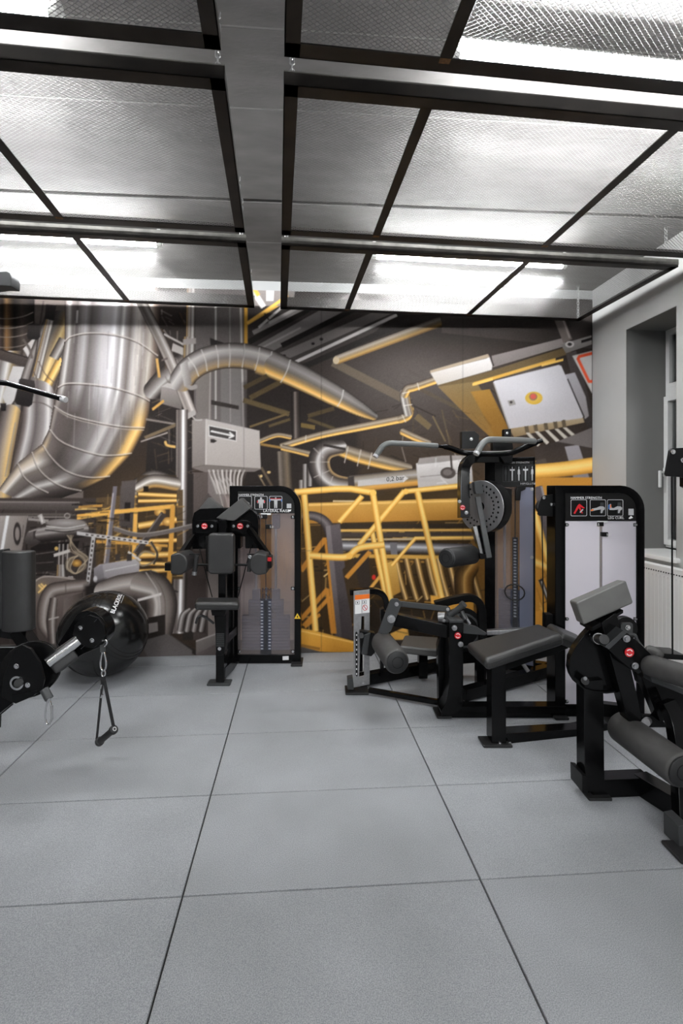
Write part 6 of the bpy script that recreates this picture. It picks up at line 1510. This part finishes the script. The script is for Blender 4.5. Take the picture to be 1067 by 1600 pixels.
poly([(255, 985), (306, 1018), (340, 1002), (352, 1005), (352, 1030), (255, 1030)], (96, 88, 86)); poly([(262, 992), (306, 1016), (306, 1024), (256, 1002)], (52, 46, 44)); poly([(306, 1002), (350, 985), (350, 1000), (306, 1022)], (132, 124, 121), (104, 96, 93)); line([(306, 1002), (350, 986)], 2, (176, 168, 164))
for k, x in enumerate(range(326, 388, 7)):
    line([(x, 734), (x + (355 - x) * .18, 748), (x + (365 - x) * .35, 772)], 3, (206, 198, 192) if k % 2 else (176, 168, 162), curve=True); line([(x + 2.5, 738), (x + 3 + (355 - x) * .18, 750)], 1, (90, 80, 76))
line([(300, 650), (306, 656), (316, 656)], 2, (190, 182, 176), curve=True)
for k in range(5): line([(330 + k * 6, 745), (344 + k * 8, 775), (356 + k * 9, 830)], 1.6, (190, 182, 176), .8, curve=True)
# behind lateral raise tower
poly([(352, 775), (462, 775), (462, 1005), (352, 1005)], (178, 160, 154), (164, 142, 132), soft=6)
glow(445, 880, 22, 60, (214, 160, 108), .8); poly([(404, 800), (426, 800), (426, 935), (404, 935)], (206, 150, 78), (188, 128, 56), soft=3)
clutter(366, 780, 460, 990, 26, [(150, 128, 116), (196, 170, 150), (140, 112, 86)], ang=[90, 0], L=(10, 40), alpha=.5)

# ---- lower left plant
poly([(-330, 778), (240, 778), (240, 1048), (-330, 1048)], (72, 63, 59), (62, 54, 51))
poly([(150, 778), (286, 765), (286, 905), (150, 905)], (92, 74, 52), (84, 66, 44))
clutter(-330, 790, 280, 1000, 260, [D_, D_, Mi, (92, 84, 80), Li], ang=[0, 90, -60, 15], L=(6, 34))
clutter(150, 770, 280, 900, 110, [(206, 156, 78), (240, 196, 112), (60, 48, 36), (150, 116, 66)], ang=[-5, 0, 90, -30], L=(8, 36))
pipe([(214, 760), (240, 748), (274, 758)], [12, 14, 12], GREYP); pipe([(210, 772), (274, 776)], 6, GOLDP); pipe([(226, 790), (278, 785)], 6, GOLDP)
line([(120, 807), (170, 800), (272, 790)], 6, (226, 168, 80)); line([(172, 800), (166, 878)], 6, (222, 164, 76)); line([(212, 797), (209, 874)], 6, (226, 170, 84)); line([(270, 790), (264, 915)], 7, (206, 148, 66)); line([(150, 846), (262, 852)], 4, (196, 144, 70)); line([(110, 793), (160, 790)], 4, (190, 140, 70))
line([(256, 800), (212, 866)], 9, (66, 58, 55)); line([(252, 800), (209, 862)], 2, (110, 100, 95)); line([(218, 836), (262, 878)], 6, (216, 164, 84)); line([(216, 862), (268, 864)], 6, (230, 184, 104))
line([(180, 760), (166, 890)], 6, (104, 98, 104)); line([(177, 770), (163, 880)], 1.6, (160, 154, 158)); poly([(188, 760), (210, 755), (205, 825), (186, 822)], (84, 76, 74))
# beam under the big pipe
poly([(-330, 782), (0, 782), (125, 784), (121, 798), (0, 796), (-330, 796)], (100, 92, 89), (78, 70, 67)); line([(-330, 783), (124, 785)], 1.5, (140, 132, 128)); line([(-330, 803), (118, 804)], 4, (92, 84, 80)); line([(-330, 807), (110, 808)], 1.5, (150, 142, 138))
poly([(0, 806), (44, 806), (30, 880), (14, 960), (-20, 960)], (170, 160, 154), (120, 110, 105), ax=(1, .3)); line([(12, 806), (-4, 900)], 5, (240, 238, 238)); ell(27, 834, 6, 18, (58, 51, 49), hollow=2.5)
# golden pipe alley behind
poly([(214, 742), (276, 742), (276, 900), (214, 900)], (70, 56, 40), (60, 46, 32), alpha=.8)
pipe([(216, 762), (240, 752), (276, 757)], [9, 11, 11], [(-1, (60, 52, 48)), (-.4, (170, 160, 152)), (-.1, (236, 230, 224)), (.3, (140, 124, 106)), (.7, (190, 146, 84)), (1, (70, 50, 32))])
for (y0, y1, r_) in ((772, 775, 4), (783, 782, 3.4), (822, 812, 6), (846, 844, 4), (868, 866, 5.5), (880, 882, 3.5), (893, 890, 4)):
    pipe([(216, y0), (276, y1)], r_, [(-1, (92, 62, 28)), (-.4, (240, 192, 106)), (0, (254, 218, 146)), (.5, (206, 150, 70)), (1, (80, 54, 26))])
for (x, y) in ((250, 800), (262, 815), (244, 856)): ell(x, y, 9, 7, (250, 206, 124), (150, 104, 48))
poly([(224, 760), (232, 760), (232, 768), (224, 768)], (40, 32, 26)); poly([(190, 752), (212, 750), (208, 826), (188, 824)], (92, 84, 82), (76, 68, 65)); poly([(195, 785), (204, 785), (203, 815), (194, 814)], (44, 38, 36))
line([(120, 809), (170, 801), (272, 791)], 6.5, (232, 176, 88)); line([(172, 800), (166, 878)], 6.5, (226, 168, 80)); line([(212, 797), (209, 874)], 6.5, (234, 178, 90)); line([(270, 790), (264, 915)], 7.5, (214, 156, 72)); line([(150, 846), (262, 853)], 4, (206, 152, 74))
line([(256, 802), (212, 866)], 10, (70, 62, 59)); line([(252, 802), (209, 863)], 2, (120, 110, 105))
line([(180, 760), (166, 890)], 6, (112, 106, 112)); line([(177, 770), (163, 880)], 1.8, (176, 170, 174))
clutter(110, 785, 165, 830, 26, [(206, 156, 78), (240, 196, 112), D_, D_], ang=[0, -6], L=(6, 26)); clutter(130, 800, 205, 870, 40, [D_, D_, (70, 60, 55), (150, 112, 60)], ang=[0, 90], L=(5, 20))
# motor on its stand
clutter(36, 806, 140, 905, 60, [D_, D_, (54, 47, 45), Mi], ang=[0, 90], L=(5, 22))
poly([(38, 842), (44, 830), (62, 824), (66, 846), (52, 852), (40, 850)], (120, 112, 109), (64, 57, 55)); poly([(52, 830), (62, 828), (60, 842), (52, 843)], (70, 62, 60)); line([(45, 831), (62, 826)], 1.4, (170, 162, 158))
pipe([(62, 836), (96, 831), (131, 827)], [11, 13, 12], [(-1, (110, 102, 99)), (-.75, (176, 169, 165)), (-.4, (128, 120, 117)), (-.1, (168, 160, 156)), (.2, (96, 88, 85)), (.6, (62, 55, 53)), (1, (36, 31, 30))])
ell(103, 817, 31, 6.5, (172, 165, 161), (126, 118, 115)); line([(72, 822), (103, 825), (133, 820)], 1.6, (206, 200, 196), curve=True); line([(70, 828), (103, 831), (131, 826)], 1.4, (52, 46, 44), curve=True); ell(105, 806, 5, 4.5, (150, 142, 138), hollow=1.5)
line([(44, 811), (76, 814)], 4, (150, 142, 138)); line([(62, 804), (68, 818)], 7, (176, 168, 164)); line([(64, 806), (66, 816)], 2, (226, 221, 218))
poly([(48, 856), (60, 850), (124, 845), (120, 860), (90, 866), (60, 874), (50, 884)], (40, 34, 33)); poly([(52, 862), (90, 858), (88, 892), (56, 894)], (50, 44, 42)); line([(54, 866), (86, 862)], 1.5, (104, 96, 92)); line([(56, 880), (84, 878)], 1.5, (92, 84, 80))
for x in (93, 99, 106): line([(x, 850), (x - 1, 890)], 2.2, (170, 162, 157)); line([(x + 1.6, 850), (x + .6, 890)], 1, (60, 53, 50))
pipe([(95, 882), (95, 908)], [6, 8], CHROME); ell(95, 907, 13, 4, (150, 142, 138), (92, 84, 80)); line([(84, 868), (110, 860)], 5, (200, 193, 188)); ell(88, 857, 3, 3, (214, 176, 100)); ell(120, 880, 8, 6, (226, 176, 92), (120, 84, 40))
for k in range(4): line([(114 - k * 3, 836), (108 + k * 4, 858), (128 + k * 3, 872), (134 - k * 3, 886), (118, 896), (104 + k * 2, 888), (106 + k * 3, 874), (122, 868)], 1.5, (190, 172, 146) if k % 2 else (146, 130, 108), .95, curve=True)
for x in (82, 108, 112): ell(x, 903, 2.6, 2.6, (190, 182, 177))
# perforated strut
line([(120, 833), (232, 848)], 5.5, (196, 191, 190)); line([(146, 838), (136, 922)], 6, (186, 181, 180))
for k in range(12): t = k / 11; line([(134 + 92 * t, 835 + 12.2 * t), (138 + 92 * t, 835.5 + 12.2 * t)], 2, (66, 58, 55))
for k in range(11): t = k / 10; line([(145.5 - 9 * t, 844 + 72 * t), (145 - 9 * t, 848 + 72 * t)], 2.2, (56, 49, 46))
line([(178, 826), (215, 836), (250, 833), (300, 822)], 7, (104, 96, 93), curve=True); line([(178, 823), (215, 833), (250, 830), (300, 819)], 1.4, (160, 152, 148), curve=True)
line([(234, 848), (244, 862), (242, 876), (222, 884), (216, 872), (226, 862), (242, 866)], 2.4, (140, 126, 108), curve=True); line([(236, 846), (246, 866), (240, 882)], 3, (66, 58, 54), curve=True); line([(200, 862), (220, 876)], 3.5, (206, 199, 194))
# grey tank box
poly([(147, 888), (155, 882), (212, 873), (218, 880), (217, 898), (208, 904), (152, 914), (147, 906)], (172, 166, 168), (134, 127, 128)); poly([(147, 888), (160, 882), (164, 912), (152, 914), (147, 906)], (142, 136, 140), (108, 101, 103)); line([(164, 892), (214, 882)], 1.2, (208, 203, 204)); line([(164, 910), (212, 901)], 1.2, (96, 88, 88)); ell(149, 905, 3, 5, (206, 202, 204))
for x in (180, 198): poly([(x, 866), (x + 8, 865), (x + 8, 876), (x, 877)], (70, 62, 58))
# vessel, U pipe and fat pipe
poly([(50, 908), (70, 899), (112, 902), (136, 914), (140, 990), (120, 1022), (60, 1000), (50, 950)], (118, 106, 100), (76, 66, 62)); line([(52, 910), (70, 901), (110, 904), (134, 914)], 2, (176, 165, 158), curve=True); glow(66, 920, 9, 9, (236, 186, 100), .4)
for (a, b) in (((60, 914), (72, 925)), ((72, 914), (60, 926)), ((64, 912), (70, 918))): line([a, b], 2.6, (252, 212, 138))
pipe([(132, 914), (102, 918), (80, 924), (70, 945), (68, 975), (76, 992)], [10, 10.5, 11, 11, 10, 7], [(-1, (74, 64, 60)), (-.5, (136, 125, 119)), (-.1, (178, 168, 162)), (.4, (126, 114, 108)), (1, (66, 57, 53))]); line([(102, 908), (103, 929)], 1, (90, 80, 76))
pipe([(84, 935), (80, 970), (82, 1010)], [6, 8, 6], [(-1, (66, 56, 52)), (-.3, (186, 178, 172)), (.2, (110, 98, 92)), (1, (58, 50, 47))]); line([(76, 968), (92, 964)], 2, (196, 188, 182))
poly([(100, 935), (130, 925), (130, 1010), (96, 1010)], (120, 108, 102), (76, 67, 63), ax=(1, 0))
poly([(132, 915), (165, 905), (165, 1000), (132, 1000)], (46, 40, 38), soft=4)
pipe([(162, 926), (190, 920), (240, 914)], [18, 22, 24], [(-1, (72, 63, 59)), (-.6, (150, 140, 134)), (-.25, (196, 187, 182)), (.1, (132, 121, 115)), (.5, (94, 84, 79)), (1, (50, 43, 40))]); pipe([(225, 915), (244, 922), (252, 946), (246, 985)], [24, 25, 25, 24], [(-1, (52, 45, 42)), (-.5, (120, 110, 104)), (0, (150, 140, 134)), (.3, (206, 198, 193)), (.5, (122, 112, 106)), (1, (58, 50, 47))]) 
line([(215, 938), (252, 928)], 4, (222, 216, 212)); line([(228, 894), (248, 930), (250, 985)], 1.4, (206, 198, 193), .8, curve=True); line([(234, 892), (256, 930), (258, 985)], 1.4, (96, 86, 81), .8, curve=True)
poly([(232, 965), (258, 960), (258, 1000), (226, 1002)], (52, 45, 42)); poly([(228, 975), (246, 972), (247, 986), (230, 990)], (132, 124, 120))
# floor of the print
poly([(215, 1003), (262, 990), (300, 1016), (300, 1048), (180, 1048)], (92, 86, 84), (104, 98, 97)); poly([(-330, 1012), (220, 1004), (240, 1048), (-330, 1048)], (88, 80, 77))
poly([(352, 1000), (470, 1000), (470, 1048), (352, 1048)], (84, 76, 72)); poly([(553, 1002), (925, 990), (950, 1048), (553, 1048)], (70, 62, 58))
# sheet seams and slight grain
for x in (381, 502, 723): line([(x, 440), (x, 1030)], 0.9, (30, 26, 24), .35)
can += mrng.normal(0, 2.2, can.shape[:2])[..., None]
can = np.clip(can, 0, 255)

# ---- carry the print on a thin sheet
MUR_GAIN = 0.97
mx0, mx1, mz0, mz1 = -3.7, WALL_X - 0.003, 0.003, 2.905
stp = 0.0058
nx = int((mx1 - mx0) / stp) + 1; nz = int((mz1 - mz0) / stp) + 1
gx, gz = np.meshgrid(np.linspace(mx0, mx1, nx), np.linspace(mz0, mz1, nz))
dd = gx * ST + (WALL_Y - 0.004) * CT; rr_ = gx * CT - (WALL_Y - 0.004) * ST
ix = np.clip(CX + F * rr_ / dd - MX0 - 0.5, 0, MW - 1.001); iy = np.clip(CY - F * (gz - EYE) / dd - MY0 - 0.5, 0, MH - 1.001)
x0i = ix.astype(int); y0i = iy.astype(int); fx = (ix - x0i)[..., None]; fy = (iy - y0i)[..., None]
smp = (can[y0i, x0i] * (1 - fx) + can[y0i, x0i + 1] * fx) * (1 - fy) + (can[y0i + 1, x0i] * (1 - fx) + can[y0i + 1, x0i + 1] * fx) * fy
v_ = smp / 255.0
linc = np.where(v_ <= 0.04045, v_ / 12.92, ((v_ + 0.055) / 1.055) ** 2.4) * MUR_GAIN
linc = linc * (0.55 + 0.45 * np.clip(linc.max(-1, keepdims=True) / 0.12, 0, 1))
linc = np.clip(linc, 0.002, 0.92)
mroot = root('photo_mural', 'huge photo mural of steel pipes and yellow railings covering the back wall', 'mural', ((mx0 + mx1) / 2, WALL_Y - 0.004, 0))
V = np.stack([gx - (mx0 + mx1) / 2, np.zeros_like(gx), gz], -1).reshape(-1, 3)
idx = np.arange(nx * nz).reshape(nz, nx)
Fc = np.stack([idx[:-1, :-1], idx[:-1, 1:], idx[1:, 1:], idx[1:, :-1]], -1).reshape(-1, 4)
me = bpy.data.meshes.new('printed_sheet'); me.vertices.add(len(V)); me.vertices.foreach_set('co', V.astype(np.float32).ravel())
me.loops.add(Fc.size); me.loops.foreach_set('vertex_index', Fc.astype(np.int32).ravel())
me.polygons.add(len(Fc)); me.polygons.foreach_set('loop_start', np.arange(0, Fc.size, 4, dtype=np.int32)); me.update(calc_edges=True)
at_ = me.attributes.new('print', 'FLOAT_COLOR', 'POINT')
at_.data.foreach_set('color', np.concatenate([linc.reshape(-1, 3), np.ones((nx * nz, 1))], 1).astype(np.float32).ravel())
mm = bpy.data.materials.new('mural_print'); mm.use_nodes = True; nt = mm.node_tree; b = nt.nodes['Principled BSDF']
an = nt.nodes.new('ShaderNodeAttribute'); an.attribute_name = 'print'; nt.links.new(an.outputs['Color'], b.inputs['Base Color'])
b.inputs['Roughness'].default_value = 0.6; b.inputs['Specular IOR Level'].default_value = 0.1
me.materials.append(mm); link_mesh('printed_sheet', me, mroot)
bm = NB(); box(bm, (mx0, WALL_Y - 0.0035, mz0), (mx1, WALL_Y - 0.0005, mz1)); fin(bm, 'backing', 'palewall', mroot)
text('0,2 bar', 'lettering', mroot, onY(603.5, 752.6, WALL_Y - 0.0046), onY(630, 749.6, WALL_Y) - onY(603.5, 752.6, WALL_Y), UP, 0.037, 'signblack', thick=0.0002)
